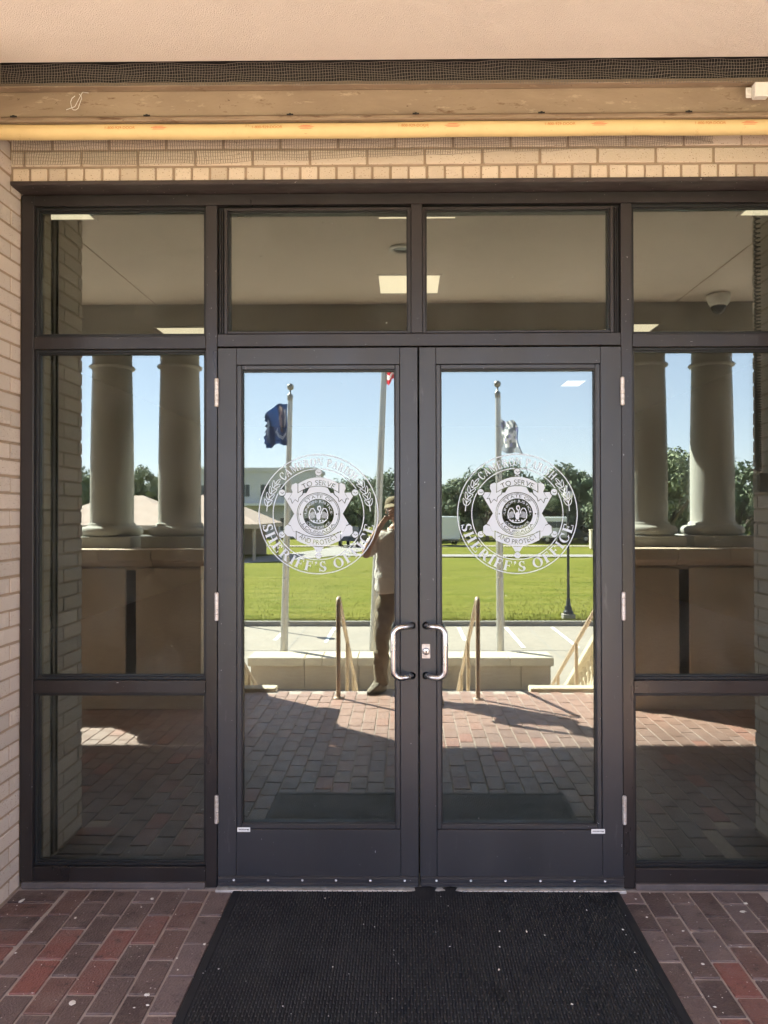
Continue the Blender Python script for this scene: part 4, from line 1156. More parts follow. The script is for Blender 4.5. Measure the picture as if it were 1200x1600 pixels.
NAVY = cm('flag_navy', (.015, .032, .095)); FW = cm('flag_white', (.66, .64, .64)); FR = cm('flag_red', (.50, .03, .05)); FP = cm('flag_pink', (.70, .52, .49)); FG = cm('flag_grey', (.20, .21, .24)); FB = cm('flag_brown', (.20, .10, .06))
def flagpole(x, y, h, lean, r0, label, ball=True):
    w = empty('flagpole', (x, y, G), label, 'flagpole', 'flagpoles behind the stone bench wall')
    w.rotation_euler = (0, R(lean), 0)
    q = MB(); n = 14
    q.tube([(0, 0, h*i/n) for i in range(n+1)], [r0*(1-.42*(i/n)**1.3) for i in range(n+1)], 18); q.build('pole', M['pole'], w)
    q = MB(); q.lathe([(.12, 0), (.12, .02), (.08, .06), (r0, .09)], 0, 0, 24); q.build('base_collar', M['pole'], w)
    q = MB(); q.lathe([(r0*.58, 0), (.05, .01), (.055, .05), (.055, .10), (.042, .12), (.02, .13), (.014, .21)], 0, 0, 18, cz=h); q.build('truck', M['gold'], w)
    q = MB(); q.ball((0, 0, h+.265), .066, 14); q.build('ball_finial', M['gold'], w)
    q = MB(); q.tube([(.065, .03, 1.1), (.062, .03, h*.5), (.05, .03, h+.04)], .006, 5); q.build('halyard', M['white'], w)
    q = MB(); q.box(r0-.01, r0+.02, -.01, .01, 1.08, 1.12); q.box(r0+.012, r0+.02, -.01, .01, 1.02, 1.18); q.build('cleat', M['pole'], w)
    return w
flagpole(-2.33, -10.8, 5.34, 1.45, .075, 'left short metal flagpole carrying the dark blue flag')
flagpole(-.64, -10.9, 7.9, 2.35, .078, 'tall middle flagpole carrying the striped flag')
flagpole(1.83, -10.8, 5.38, -.45, .075, 'right short metal flagpole carrying the white and grey flag')
# dark blue flag, blown to the left and hanging: u from the pole outwards, v downwards
def f1(u, v):
    x = -.03 - .47*u*(1-.16*v*v) + .035*math.sin(v*6)*u + (.020*math.sin(v*37) if u > .93 else 0)
    z = -.80*v*(1-.24*u) - .10*u - .16*u*u + .05*math.sin(u*PI)*(1-v) - .018*math.sin(u*11) - (.022*math.sin(v*31)+.012*math.sin(v*57) if v > .9 or u > .9 else 0)
    y = .11*math.sin(u*10+v*2.2)*(.25+u) + .05*math.sin(v*7+u*5)
    return (x, y, z)
fl = cloth(.5, .8, 44, 44, f1, lambda u, v: 0, [NAVY], 'flag', loc=(-2.33+.115, -10.8, G+5.28))
tag(fl, 'dark blue state flag with a pale pelican blowing from the left pole', 'flag')
def patch(fn, pts, m_, name, parent, off=.006, n=40):
    """flat print laid on the cloth on both faces: the polygon in (u,v), cut into small cells that follow the folds"""
    for s_ in (1, -1):
        us = [p[0] for p in pts]; vs_2 = [p[1] for p in pts]
        g = 34; du = (max(us)-min(us))/g; dv = (max(vs_2)-min(vs_2))/g
        q = MB()
        for i in range(g):
            for j in range(g):
                u0, v0 = min(us)+i*du, min(vs_2)+j*dv
                if not poly_mask(pts, np.array([u0+du/2]), np.array([v0+dv/2]))[0]: continue
                c_ = []
                for a, b_ in ((u0, v0), (u0+du, v0), (u0+du, v0+dv), (u0, v0+dv)):
                    x, y, z = fn(a, b_); c_.append((x, y+s_*off, z))
                q.add(c_, [(0, 1, 2, 3)])
        q.build(name, m_, parent)
patch(f1, [(.18, .10), (.30, .06), (.42, .12), (.36, .22), (.44, .32), (.36, .50), (.28, .60), (.24, .42), (.30, .28), (.20, .24)], FP, 'pelican_print', fl)
patch(f1, [(.05, .12), (.12, .14), (.10, .30), (.16, .50), (.12, .56), (.05, .36)], FW, 'pelican_print', fl)
patch(f1, [(.42, .58), (.48, .70), (.38, .84), (.20, .86), (.06, .74), (.06, .66), (.20, .77), (.34, .76), (.42, .68)], FW, 'ribbon_print', fl)
patch(f1, [(.22, .50), (.32, .52), (.32, .66), (.20, .68)], FB, 'nest_print', fl)
# white and grey flag
def f2(u, v):
    x = .03 + .42*u*(.62+.42*v) + .03*math.sin(v*7)*u
    z = -.08*u - .60*v - .03*math.sin(u*6) + .03*u*math.sin(v*4)
    y = .10*math.sin(u*9+v*3)*(.2+u) + .03*math.sin(v*11)
    return (x, y, z)
rr_ = random.Random(9)
pat = {}
def m2(u, v):
    k_ = (int(u*9), int(v*11)); 
    if k_ not in pat: pat[k_] = 1 if rr_.random() < .30 else (2 if rr_.random() < .12 else 0)
    if v > .82: return 1
    if u > .9: return 3
    return pat[k_]
fl2 = cloth(.4, .6, 40, 40, f2, m2, [FW, FG, cm('flag_violet', (.30, .28, .48)), NAVY], 'flag', loc=(1.83-.01, -10.8, G+4.98))
tag(fl2, 'white and grey flag with a star pattern hanging from the right pole', 'flag')
# striped flag on the tall pole
def f3(u, v):
    x = .03 + .50*u*(1-.55*v) + .02*math.sin(v*6)
    z = -1.25*v - .25*u*(1-v) - .05*math.sin(u*7) + .22*u*v*0
    y = .14*math.sin(u*10+v*2)*(.25+u)
    return (x, y, z)
def m3(u, v):
    if u < .4 and v < 7/13: return 2
    return 0 if int(v*13) % 2 == 0 else 1
fl3 = cloth(.6, 1.2, 52, 52, f3, m3, [FR, FW, NAVY], 'flag', loc=(-.64+.252, -10.9, G+6.96))
tag(fl3, 'red and white striped flag with blue canton high on the tall pole', 'flag')
q = MB()
for r_i in range(9):
    for c_i in range(6 if r_i % 2 == 0 else 5):
        u = .035 + (c_i + (0 if r_i % 2 == 0 else .5))*.062; v = .035 + r_i*.057
        for s_ in (-1, 1):
            pts = []
            for k_ in range(10):
                a = PI/2 + k_*PI/5; rr2 = .022 if k_ % 2 == 0 else .009
                x, y, z = f3(u + rr2*math.cos(a), v + rr2*.5*math.sin(a)); pts.append((x, y+s_*.008, z))
            x, y, z = f3(u, v); pts.append((x, y+s_*.008, z))
            q.add(pts, [(10, k_, (k_+1) % 10) for k_ in range(10)])
q.build('stars', FW, fl3)

# ------------------------------------------------------------------ street lamps on the lawn edge
lamp = empty('street_lamp', (4.72, -18.05, G+.1), 'black lamp post on the lawn edge beyond the right handrail', 'street lamp', 'black lamp posts on the lawn')
q = MB(); q.box(-.17, .17, -.17, .17, -.1, .16); q.build('footing', M['kerb'], lamp, bevel=.01)
q = MB(); q.lathe([(.14, .16), (.15, .20), (.13, .24), (.10, .28), (.11, .32), (.07, .40), (.055, .55), (.045, .60)], 0, 0, 20); q.build('base', M['lampblack'], lamp)
q = MB(); q.tube([(0, 0, .55), (0, 0, 2.2), (0, 0, 3.35)], [.042, .036, .030], 14); q.build('post', M['lampblack'], lamp)
q = MB(); q.lathe([(.03, 3.33), (.07, 3.37), (.085, 3.41), (.06, 3.43)], 0, 0, 18); q.build('collar', M['lampblack'], lamp)
q = MB(); q.lathe([(.07, 3.43), (.13, 3.50), (.15, 3.60), (.12, 3.70), (.07, 3.76)], 0, 0, 20); q.build('globe', M['globe'], lamp)
q = MB(); q.lathe([(.16, 3.70), (.10, 3.78), (.03, 3.82), (.02, 3.86), (.0001, 3.90)], 0, 0, 20); q.build('cap', M['lampblack'], lamp)
for x, y, l in ((-5.15, -17.95, 'black lamp post on the lawn edge left of the steps'), (16, -18.1, 'black lamp post on the lawn edge far to the right')):
    c_ = copy_tree(lamp); c_.location = (x, y, G+.1); c_['label'] = l

# ------------------------------------------------------------------ trees
def tree_parts(seed, h, spread, trunk_h, nleaf, light=False, sparse=1.0, lsize=.30):
    r_ = random.Random(seed)
    t = MB(); limbs = []
    pts = [(0, 0, 0)]; p = Vector((0, 0, 0))
    for i in range(4):
        p = p + Vector((r_.uniform(-.12, .12), r_.uniform(-.12, .12), trunk_h/4)); pts.append(tuple(p))
    t.tube(pts, [h*.030, h*.025, h*.022, h*.021, h*.020], 8)
    top = Vector(pts[-1])
    for k_ in range(9):
        a = k_*2.4 + r_.uniform(-.4, .4); el = r_.uniform(.35, 1.35); L_ = h*r_.uniform(.28, .5)
        e = top + Vector((math.cos(a)*math.cos(el)*spread*.8, math.sin(a)*math.cos(el)*spread*.8, L_*math.sin(el)))
        mid = top.lerp(e, .5) + Vector((r_.uniform(-.3, .3), r_.uniform(-.3, .3), r_.uniform(.0, .5)))
        t.tube([tuple(top), tuple(mid), tuple(e)], [h*.014, h*.009, h*.003], 6); limbs.append((mid, e))
        for s2 in range(3):
            e2 = e + Vector((r_.uniform(-1, 1), r_.uniform(-1, 1), r_.uniform(.1, 1)))*spread*.3
            t.tube([tuple(mid.lerp(e, .6)), tuple(e2)], [h*.005, h*.0015], 4); limbs.append((e, e2))
    crown = MB(); ch = h-trunk_h
    clumps = []
    for k_ in range(int(34*sparse)):
        a = r_.uniform(0, 2*PI); rad = spread*math.sqrt(r_.random())*r_.uniform(.75, 1.0); t_ = r_.random()
        prof = math.sin(PI*min(1, .16+t_*.80))**.6
        z = trunk_h*.72 + ch*(.04+t_*.92)
        clumps.append((Vector((math.cos(a)*rad*prof, math.sin(a)*rad*prof, z)), r_.uniform(.10, .22)*spread*1.35))
    for mid, e in limbs: clumps.append((e, spread*r_.uniform(.10, .24)))
    per = nleaf//len(clumps)
    for c_, rc in clumps:
        crown.cur = r_.random()+.01
        cv = crown.cur
        for i in range(per):
            d_ = Vector((r_.gauss(0, 1), r_.gauss(0, 1), r_.gauss(0, .8))); d_.normalize(); d_ *= rc*r_.random()**.4
            p = c_ + d_; n_ = (d_.normalized() + Vector((r_.uniform(-.8, .8), r_.uniform(-.8, .8), r_.uniform(-.3, .9)))).normalized()
            u = n_.orthogonal().normalized(); w_ = n_.cross(u); s_ = lsize*r_.uniform(.5, 1.2)
            an = r_.uniform(0, PI); u2 = u*math.cos(an)+w_*math.sin(an); w2 = -u*math.sin(an)+w_*math.cos(an)
            crown.cur = (cv*.6 + r_.random()*.4)*.98+.005
            crown.add([p-u2*s_, p+w2*s_*.45-n_*.04, p+u2*s_, p-w2*s_*.45-n_*.04], [(0, 1, 2, 3)])
    a_ = t.build('trunk', M['bark']); b_ = crown.build('crown', M['leafB'] if light else M['leafA'])
    ma, mb_ = a_.data, b_.data; bpy.data.objects.remove(a_); bpy.data.objects.remove(b_)
    return ma, mb_
kinds = [tree_parts(1, 9.5, 4.6, 2.0, 6500, sparse=1.1), tree_parts(2, 8.0, 5.2, 1.6, 6500, sparse=1.0), tree_parts(3, 10.5, 4.0, 2.6, 7000, light=True),
         tree_parts(4, 7.0, 3.6, 1.5, 6000), tree_parts(5, 9.0, 3.4, 3.2, 1500, light=True, sparse=.4, lsize=.22)]
ktxt = ['broad dark green tree', 'wide low dark tree', 'tall paler green tree', 'small round dark tree', 'thin tree with bare upper twigs']
# (x, y, kind, scale, where)
trees = []
def T(px, dist, kind, sc, txt):
    if px > 600: sc *= (.78 if px < 1000 else .92)
    trees.append(((px-633)/1155*dist, -(dist-3.41), kind, sc, txt))
T(706, 84, 4, 1.05, 'standing left of the right flagpole'); T(722, 88, 0, 1.0, 'behind the right flagpole'); T(760, 80, 1, 1.28, 'tallest crown left of the emblem on the right door')
T(800, 84, 0, 1.22, 'behind the emblem of the right door'); T(842, 86, 2, .92, 'seen between the emblem and the right stile'); T(872, 78, 0, 1.15, 'high crown right of the emblem on the right door')
T(905, 82, 1, 1.15, 'by the right edge of the right door glass'); T(938, 76, 3, 1.35, 'hidden partly by the right door stile'); T(690, 92, 3, 1.2, 'hidden partly by the meeting stile')
T(970, 70, 1, 1.0, 'behind the hinge side of the right door'); T(1046, 58, 2, .93, 'seen between the two right columns'); T(1062, 70, 0, .95, 'behind the pale tree between the right columns'); T(1090, 66, 1, .9, 'behind the outer right column')
T(1155, 60, 0, .86, 'right of the outer right column'); T(1185, 64, 1, .9, 'at the right end of the row'); T(1010, 74, 0, .9, 'behind the inner right column')
T(608, 78, 0, 1.05, 'behind the head of the photographer'); T(630, 82, 1, 1.1, 'behind the meeting stiles'); T(572, 92, 3, 1.1, 'at the left of the photographer'); T(545, 110, 1, 1.0, 'behind the emblem of the left door'); T(520, 112, 0, .85, 'behind the star of the left door')
T(470, 118, 1, .8, 'behind the grey building by the left flagpole'); T(318, 96, 0, 1.0, 'behind the inner left column'); T(300, 104, 1, 1.0, 'right of the tan pavilion roof')
T(228, 92, 2, .92, 'rising over the tan roof between the left columns'); T(215, 100, 1, .95, 'over the tan roof, the lower one'); T(140, 92, 0, .86, 'at the left end of the row'); T(165, 98, 1, .9, 'behind the outer left column')
T(250, 100, 3, 1.1, 'over the tan roof, the small one'); T(110, 88, 2, .9, 'left beyond the outer left column')
seen = {}
rt = random.Random(4)
for x, y, k_, sc, txt in trees:
    w = empty('tree', (x, y, G+.05), ktxt[k_]+' '+txt, 'tree', 'trees beyond the lawn'); w.rotation_euler = (0, 0, rt.uniform(0, 6.28)); w.scale = (sc*rt.uniform(.92, 1.1), sc*rt.uniform(.92, 1.1), sc)
    share('trunk', kinds[k_][0], (0, 0, 0), w); share('crown', kinds[k_][1], (0, 0, 0), w)
# far tree line as one mass
q = MB(); r_ = random.Random(8)
for k_ in range(1500):
    a = r_.uniform(-1.0, 1.0); x = a*170; y = -r_.uniform(150, 185); s_ = r_.uniform(.8, 2.0)
    z = G + r_.random()**.7*(4.5+1.5*math.sin(x*.09)+1.2*math.sin(x*.31))
    n_ = Vector((r_.gauss(0, 1), 1.2, r_.gauss(0, 1))).normalized(); u = n_.orthogonal().normalized(); w_ = n_.cross(u)
    q.cur = r_.random()*.9+.02; p = Vector((x, y, z))
    for m_ in range(5):
        c_ = p+Vector((r_.uniform(-2, 2), r_.uniform(-2, 2), r_.uniform(-.8, .8))); q.add([c_-u*s_, c_+w_*s_*.6, c_+u*s_, c_-w_*s_*.6], [(0, 1, 2, 3)])
tag(q.build('far_trees', M['leafB']), 'distant dark belt of woodland along the horizon', 'woodland', kind='stuff')

# ------------------------------------------------------------------ buildings and vehicles far behind
def building(name, loc, label, w, d_, h, wall, floors, nwin, roof=True, cat='building'):
    b = empty(name, loc, label, cat)
    q = MB(); q.box(-w/2, w/2, -d_/2, d_/2, 0, h); q.build('wall', M[wall], b)
    q = MB(); q.box(-w/2-.2, w/2+.2, -d_/2-.2, d_/2+.2, h, h+.45); q.build('parapet', M[wall], b)
    q = MB(); q.box(-.55, .55, -.03, .03, 0, 1.5); o = q.build('window', M['winglass']); wm = o.data; bpy.data.objects.remove(o)
    q = MB()
    for a in ((-.62, .62, -.06, .0), (-.62, .62, 1.5, 1.56)): q.box(a[0], a[1], -.02, .07, a[2], a[3])
    for a in ((-.62, -.55), (.55, .62), (-.02, .02)): q.box(a[0], a[1], -.02, .06, 0, 1.5)
    o = q.build('frame', M['vwhite']); fm_ = o.data; bpy.data.objects.remove(o)
    for f_ in range(floors):
        for i in range(nwin):
            x = -w/2 + w*(i+.5)/nwin; z = 1.0 + f_*(h/floors)
            ww = share('window', wm, (x, d_/2, z), b); share('frame', fm_, (0, .0, 0), ww)
    return b
b = building('office_building', (-19.5, -92, G), 'flat roofed pale grey office building behind the left flagpole', 17, 10, 8.2, 'bwall', 2, 7)
q = MB(); q.box(-8.6, 8.6, 4.9, 6.4, 4.0, 4.3); q.build('canopy', M['vwhite'], b)
pav = empty('pavilion', (-19.4, -48.5, G), 'open pavilion with a tan hipped roof seen between the two left columns', 'pavilion')
q = MB(); W2, D2, E, Rg = 5.0, 4.5, 2.45, 4.45
q.add([(-W2, -D2, E), (W2, -D2, E), (W2, D2, E), (-W2, D2, E), (-W2+3.9, 0, Rg), (W2-3.9, 0, Rg)], [(0, 1, 5, 4), (1, 2, 5), (2, 3, 4, 5), (3, 0, 4), (0, 3, 2, 1)])
q.build('roof', M['roof'], pav)
q = MB(); q.box(-W2-.05, W2+.05, D2-.02, D2+.04, E-.28, E-.002); q.box(-W2-.05, W2+.05, -D2-.04, -D2+.02, E-.28, E-.002); q.box(W2, W2+.05, -D2, D2, E-.28, E-.003); q.box(-W2-.05, -W2, -D2, D2, E-.28, E-.003); q.build('fascia', M['twall'], pav)
q = MB(); q.box(-.09, .09, -.09, .09, 0, E-.01); o = q.build('post', M['twall']); me = o.data; bpy.data.objects.remove(o)
for i in range(9):
    for yy in (-D2+.3, D2-.3): share('post', me, (-W2+.3+i*(2*W2-.6)/8, yy, 0), pav)
q = MB(); q.box(-W2+2, W2-1, -D2+.8, -D2+1, 0, 2.1); q.build('back_wall', M['twall'], pav)

p2 = copy_tree(pav); p2.location = (-14.2, -47.5, G); p2['label'] = 'tan roofed pavilion showing at the left edge of the left door glass'
def wheels(b, pts, r_):
    q = MB(); prof = [(.0001, -.10), (r_*.92, -.10), (r_, -.07), (r_, .07), (r_*.92, .10), (.0001, .10)]
    q.lathe(prof, 0, 0, 20, M=Matrix.Rotation(R(90), 4, 'X')); o = q.build('wheel', M['tyre']); me = o.data; bpy.data.objects.remove(o)
    q = MB(); q.lathe([(.0001, -.115), (r_*.55, -.105)], 0, 0, 16, M=Matrix.Rotation(R(90), 4, 'X')); q.lathe([(.0001, .115), (r_*.55, .105)], 0, 0, 16, M=Matrix.Rotation(R(90), 4, 'X')); o = q.build('rim', M['pole']); rm_ = o.data; bpy.data.objects.remove(o)
    for x, y in pts: w = share('wheel', me, (x, y, r_), b); share('rim', rm_, (0, 0, 0), w)
def car(loc, rz, paint, label, truck=False):
    b = empty('pickup_truck' if truck else 'parked_car', loc, label, 'pickup truck' if truck else 'car', rz=rz)
    q = MB()
    side = [(-2.3, .45), (-2.3, .95), (-.75, 1.02), (-.6, 1.68), (.55, 1.72), (1.15, 1.08), (2.2, .92), (2.3, .5)] if truck else [(-2.2, .4), (-2.2, .95), (-1.7, 1.02), (-1.1, 1.45), (.35, 1.47), (1.05, .98), (2.1, .82), (2.2, .45)]
    n = len(side)
    vs = [(x, -.85 + (.14 if z > 1.1 else 0), z) for x, z in side] + [(x, .85 - (.14 if z > 1.1 else 0), z) for x, z in side]
    q.add(vs, [tuple(range(n))[::-1], tuple(range(n, 2*n))] + [(i, (i+1) % n, n+(i+1) % n, n+i) for i in range(n)]); q.build('body', paint, b, bevel=.05, seg=2)
    for s_ in (-1, 1):
        q = MB(); wz = ((-.62, 1.08), (-.5, 1.6), (.48, 1.63), (1.0, 1.1)) if truck else ((-1.45, 1.05), (-1.0, 1.38), (.3, 1.4), (.85, 1.0))
        q.add([(x, s_*(.86 if z < 1.2 else .735), z) for x, z in wz], [(0, 1, 2, 3)]); q.add([(x, s_*(.82 if z < 1.2 else .70), z) for x, z in wz], [(0, 1, 2, 3)]); q.build('side_window', M['winglass'], b)
    wheels(b, [(-1.4, -.78), (-1.4, .78), (1.4, -.78), (1.4, .78)], .34)
    return b
def at(px, dist): return ((px-633)/1155*dist, -(dist-3.41), G+.2)
car(at(552, 66), R(100), M['vdark'], 'dark pickup truck parked on the lawn left of the photographer', True)
car(at(1108, 74), R(20), M['vwhite'], 'white car parked under the trees beyond the right columns')
car(at(1068, 72), R(10), M['vwhite'], 'white car parked between the two right columns')
car(at(893, 74), R(15), M['vdark'], 'dark car parked at the right behind the lamp post')
def trailer(loc, rz, label, L_, H_):
    b = empty('camper_trailer', loc, label, 'trailer', rz=rz)
    q = MB(); q.box(-L_/2, L_/2, -1.15, 1.15, .5, H_); q.build('body', M['vwhite'], b, bevel=.12, seg=3)
    q = MB(); q.box(-L_/2+.2, L_/2-.2, 1.152, 1.17, 1.0, 1.12); q.build('stripe', M['bwall'], b)
    for x in (-L_*.3, 0, L_*.28):
        q = MB(); q.box(x-.45, x+.45, 1.14, 1.165, 1.45, 2.05); q.build('window', M['winglass'], b)
    q = MB(); q.box(L_*.12, L_*.12+.6, 1.14, 1.16, .6, 2.2) if L_ > 4 else q.box(.6, 1.0, 1.14, 1.16, .6, 1.9); q.build('door', M['bwall'], b)
    q = MB(); q.box(-L_/2+.1, L_/2-.1, -1.0, 1.0, .38, .5); q.tube([(L_/2, 0, .45), (L_/2+1.1, 0, .45)], .05, 8); q.build('chassis', M['vdark'], b)
    wheels(b, [(-.4, -1.0), (-.4, 1.0), (.4, -1.0), (.4, 1.0)], .33)
    return b
trailer(at(694, 68), R(75), 'white camper trailer beside the meeting stile under the trees', 2.8, 2.6)
trailer(at(860, 72), R(5), 'small white trailer right of the emblem under the trees', 3.3, 2.5)
# orange-and-white traffic barrel and a utility box near the road
bx = empty('utility_cabinet', at(932, 60), 'beige utility cabinet on the lawn at the right edge of the door glass', 'cabinet')
q = MB(); q.box(-.55, .55, -.35, .35, 0, 1.5); q.build('body', M['limel'], bx, bevel=.03); q = MB(); q.box(-.58, .58, -.38, .38, 1.5, 1.56); q.build('lid', M['limel'], bx); q = MB(); q.box(-.5, .5, .351, .37, .1, 1.4); q.build('door', M['limel'], bx, bevel=.01)

# ------------------------------------------------------------------ the photographer, seen mirrored in the left door
def skin_mesh(name, V_, E_, root=0, sub=2):
    me = bpy.data.meshes.new(name); me.from_pydata([v[0] for v in V_], E_, [])
    o = bpy.data.objects.new(name, me); C.objects.link(o)
    md = o.modifiers.new('s', 'SKIN'); md.use_smooth_shade = True
    for i, v in enumerate(V_):
        r_ = v[1]; sv = me.skin_vertices[0].data[i]
        sv.radius = r_ if isinstance(r_, tuple) else (r_, r_); sv.use_root = (i == root)
    ss = o.modifiers.new('u', 'SUBSURF'); ss.levels = sub; ss.render_levels = sub
    bpy.context.view_layer.update()
    m2_ = bpy.data.meshes.new_from_object(o.evaluated_get(dg()))
    bpy.data.objects.remove(o)
    return m2_
def join_meshes(ms, name, m_, parent):
    bm = bmesh.new()
    for me in ms: bm.from_mesh(me)
    me = bpy.data.meshes.new(name); bm.to_mesh(me); bm.free()
    me.materials.clear(); me.materials.append(m_)
    for p in me.polygons: p.use_smooth = True; p.material_index = 0
    o = bpy.data.objects.new(name, me); C.objects.link(o); o.parent = parent; return o
def chain(pts, start=0):
    return pts, [(i, i+1) for i in range(len(pts)-1)]
per_ = empty('person', (-.03, -3.62, 0), 'person in a tan cap and beige polo shirt photographing the doors with a raised phone', 'person')
def P(x, y, z): return (x, y+3.62-0, z)      # world -> local
HX = -.062
# body: legs stump, torso, neck, arms to the wrists and palms, all one skin
Vb = [(P(-.035, -3.66, .95), (.115, .085)),            # 0 pelvis
      (P(-.04, -3.67, 1.10), (.120, .085)),          # 1 waist
      (P(-.05, -3.67, 1.27), (.130, .090)),          # 2 chest low
      (P(-.055, -3.67, 1.42), (.115, .085)),           # 3 chest
      (P(-.06, -3.66, 1.52), (.062, .062)),          # 4 neck base
      (P(-.062, -3.645, 1.60), (.055, .058)),        # 5 neck
      (P(-.225, -3.67, 1.45), (.062, .062)),         # 6 L shoulder (image left)
      (P(-.29, -3.60, 1.37), (.050, .050)),          # 7 upper arm
      (P(-.345, -3.53, 1.285), (.041, .041)),        # 8 elbow
      (P(-.285, -3.50, 1.42), (.038, .036)),         # 9 forearm
      (P(-.185, -3.47, 1.585), (.026, .023)),        # 10 wrist
      (P(-.125, -3.458, 1.665), (.034, .017)),       # 11 palm
      (P(.115, -3.67, 1.45), (.062, .062)),          # 12 R shoulder
      (P(.185, -3.60, 1.36), (.050, .050)),          # 13
      (P(.235, -3.53, 1.28), (.041, .041)),          # 14 elbow
      (P(.185, -3.50, 1.42), (.038, .036)),          # 15
      (P(.115, -3.47, 1.585), (.026, .023)),         # 16 wrist
      (P(.080, -3.458, 1.655), (.034, .017)),        # 17 palm
      (P(-.115, -3.66, .88), (.088, .088)), (P(-.145, -3.65, .70), (.078, .08)), (P(-.175, -3.63, .50), (.055, .058)), (P(-.19, -3.65, .30), (.052, .055)), (P(-.20, -3.66, .10), (.036, .038)),
      (P(.085, -3.64, .88), (.088, .088)), (P(.15, -3.56, .70), (.078, .08)), (P(.215, -3.42, .50), (.055, .058)), (P(.26, -3.34, .30), (.052, .055)), (P(.30, -3.26, .10), (.036, .038))]
Eb = [(0, 1), (1, 2), (2, 3), (3, 4), (4, 5), (3, 6), (6, 7), (7, 8), (8, 9), (9, 10), (10, 11), (3, 12), (12, 13), (13, 14), (14, 15), (15, 16), (16, 17),
      (0, 18), (18, 19), (19, 20), (20, 21), (21, 22), (0, 23), (23, 24), (24, 25), (25, 26), (26, 27)]
meshes = [skin_mesh('b', Vb, Eb)]
# fingers close round the phone's edges from each side; thumbs below the screen
def finger(base_, d1, d2, d3, L_, r_):
    p = Vector(base_); pts = [(tuple(p), r_)]
    for d_, l in ((d1, .42), (d2, .33), (d3, .25)):
        p = p + Vector(d_).normalized()*L_*l; pts.append((tuple(p), r_*.92)); r_ *= .93
    return skin_mesh('f', *chain(pts), sub=2)
for s_, hx, hz in ((-1, -.125, 1.665), (1, .080, 1.655)):
    for k_, (L_, r_) in enumerate(((.078, .0092), (.084, .0095), (.078, .0090), (.062, .0080))):
        meshes.append(finger(P(hx - s_*.004, -3.452 - k_*.003, hz + .034 - k_*.020), (-s_*.7, .10, .42-.1*k_), (-s_*1, .08, .12), (-s_*.9, .0, -.15), L_, r_))
    meshes.append(finger(P(hx + s_*-.006, -3.468, hz-.012), (-s_*.7, -.12, .15), (-s_*.9, -.05, .35), (-s_*.8, .0, .5), .062, .0105))
# head with brow, nose, lips, chin and ears
bm = bmesh.new(); bmesh.ops.create_uvsphere(bm, u_segments=40, v_segments=30, radius=1.0)
for v in bm.verts:
    x, y, z = v.co       # +y is the face
    fx, fy, fz = .076, .097, .118
    if z < 0: fx *= 1 - .28*(-z)**1.4; fy *= 1 - .10*(-z)
    X, Y, Z = x*fx, y*fy, z*fz
    if y > 0:
        Y += .024*math.exp(-((X/.011)**2 + ((Z+.012)/.020)**2))           # nose
        Y += .010*math.exp(-((X/.008)**2 + ((Z-.012)/.022)**2))
        Y -= .010*(math.exp(-(((X-.032)/.014)**2 + ((Z-.010)/.011)**2)) + math.exp(-(((X+.032)/.014)**2 + ((Z-.010)/.011)**2)))
        Y += .005*math.exp(-((X/.040)**2 + ((Z-.030)/.009)**2))           # brow
        Y += .006*math.exp(-((X/.020)**2 + ((Z+.050)/.005)**2)) + .006*math.exp(-((X/.018)**2 + ((Z+.062)/.005)**2)) - .004*math.exp(-((X/.022)**2 + ((Z+.056)/.002)**2))
        Y += .008*math.exp(-((X/.022)**2 + ((Z+.090)/.014)**2))           # chin
    v.co = (X, Y, Z)
me = bpy.data.meshes.new('h'); bm.to_mesh(me); bm.free()
HC = P(HX, -3.625, 1.715); me.transform(Matrix.Translation(HC)); meshes.append(me)
for s_ in (-1, 1):
    q = MB(); q.smooth = True; q.lathe([(.0001, -.008), (.014, -.010), (.020, -.002), (.017, .006), (.010, .001), (.0001, .0)], 0, 0, 16, M=Matrix.Translation(Vector(HC)+Vector((s_*.080, -.008, -.004))) @ Matrix.Rotation(s_*R(75), 4, 'Y') @ Matrix.Diagonal((1.5, .9, 1, 1)))
    o = q.build('e', M['skin']); meshes.append(o.data); bpy.data.objects.remove(o)
body = join_meshes(meshes, 'body', M['skin'], per_)
for s_ in (-1, 1):
    q = MB(); q.ball(Vector(HC)+Vector((s_*.032, .078, .010)), .0125, 10); q.build('eye', M['vwhite'], per_)
    q = MB(); q.ball(Vector(HC)+Vector((s_*.032, .0865, .010)), .0055, 8); q.build('iris', M['black'], per_)
# hair under the cap
q = MB(); q.smooth = True
prof = [(1.03*math.cos(R(a)), 1.03*math.sin(R(a))) for a in range(-18, 91, 12)]
q.lathe([(max(r_, 1e-4), z) for r_, z in prof], 0, 0, 28, M=Matrix.Translation(Vector(HC)+Vector((0, -.010, .004))) @ Matrix.Diagonal((.079, .099, .12, 1))); q.build('hair', M['hair'], per_)
# cap with brim
q = MB(); q.smooth = True
q.lathe([(1.0, -.05), (1.03, .12), (1.0, .42), (.86, .72), (.55, .93), (.22, 1.0), (.0001, 1.01)], 0, 0, 32, M=Matrix.Translation(Vector(HC)+Vector((0, -.006, .048))) @ Matrix.Diagonal((.093, .108, .088, 1)))
cp = q.build('cap', M['cap'], per_)
q = MB(); q.smooth = True; n_ = 18
rows_ = []
for j in range(4):
    for i in range(n_+1):
        a = R(20+140*i/n_); rad = 1 + j*.27*math.sin(a)
        q.v.append((HC[0]+.094*math.cos(a)*(1+j*.07), HC[1]-.006+.108*math.sin(a)*rad, HC[2]+.052+.014*math.sin(a)*(1 if j else 1)-.010*j+.012*abs(math.cos(a))*-j*.4))
for j in range(3):
    for i in range(n_): a = j*(n_+1)+i; q.f.append((a, a+1, a+n_+2, a+n_+1)); q.m.append(0); q.rnd.append(0); q.sm.append(True)
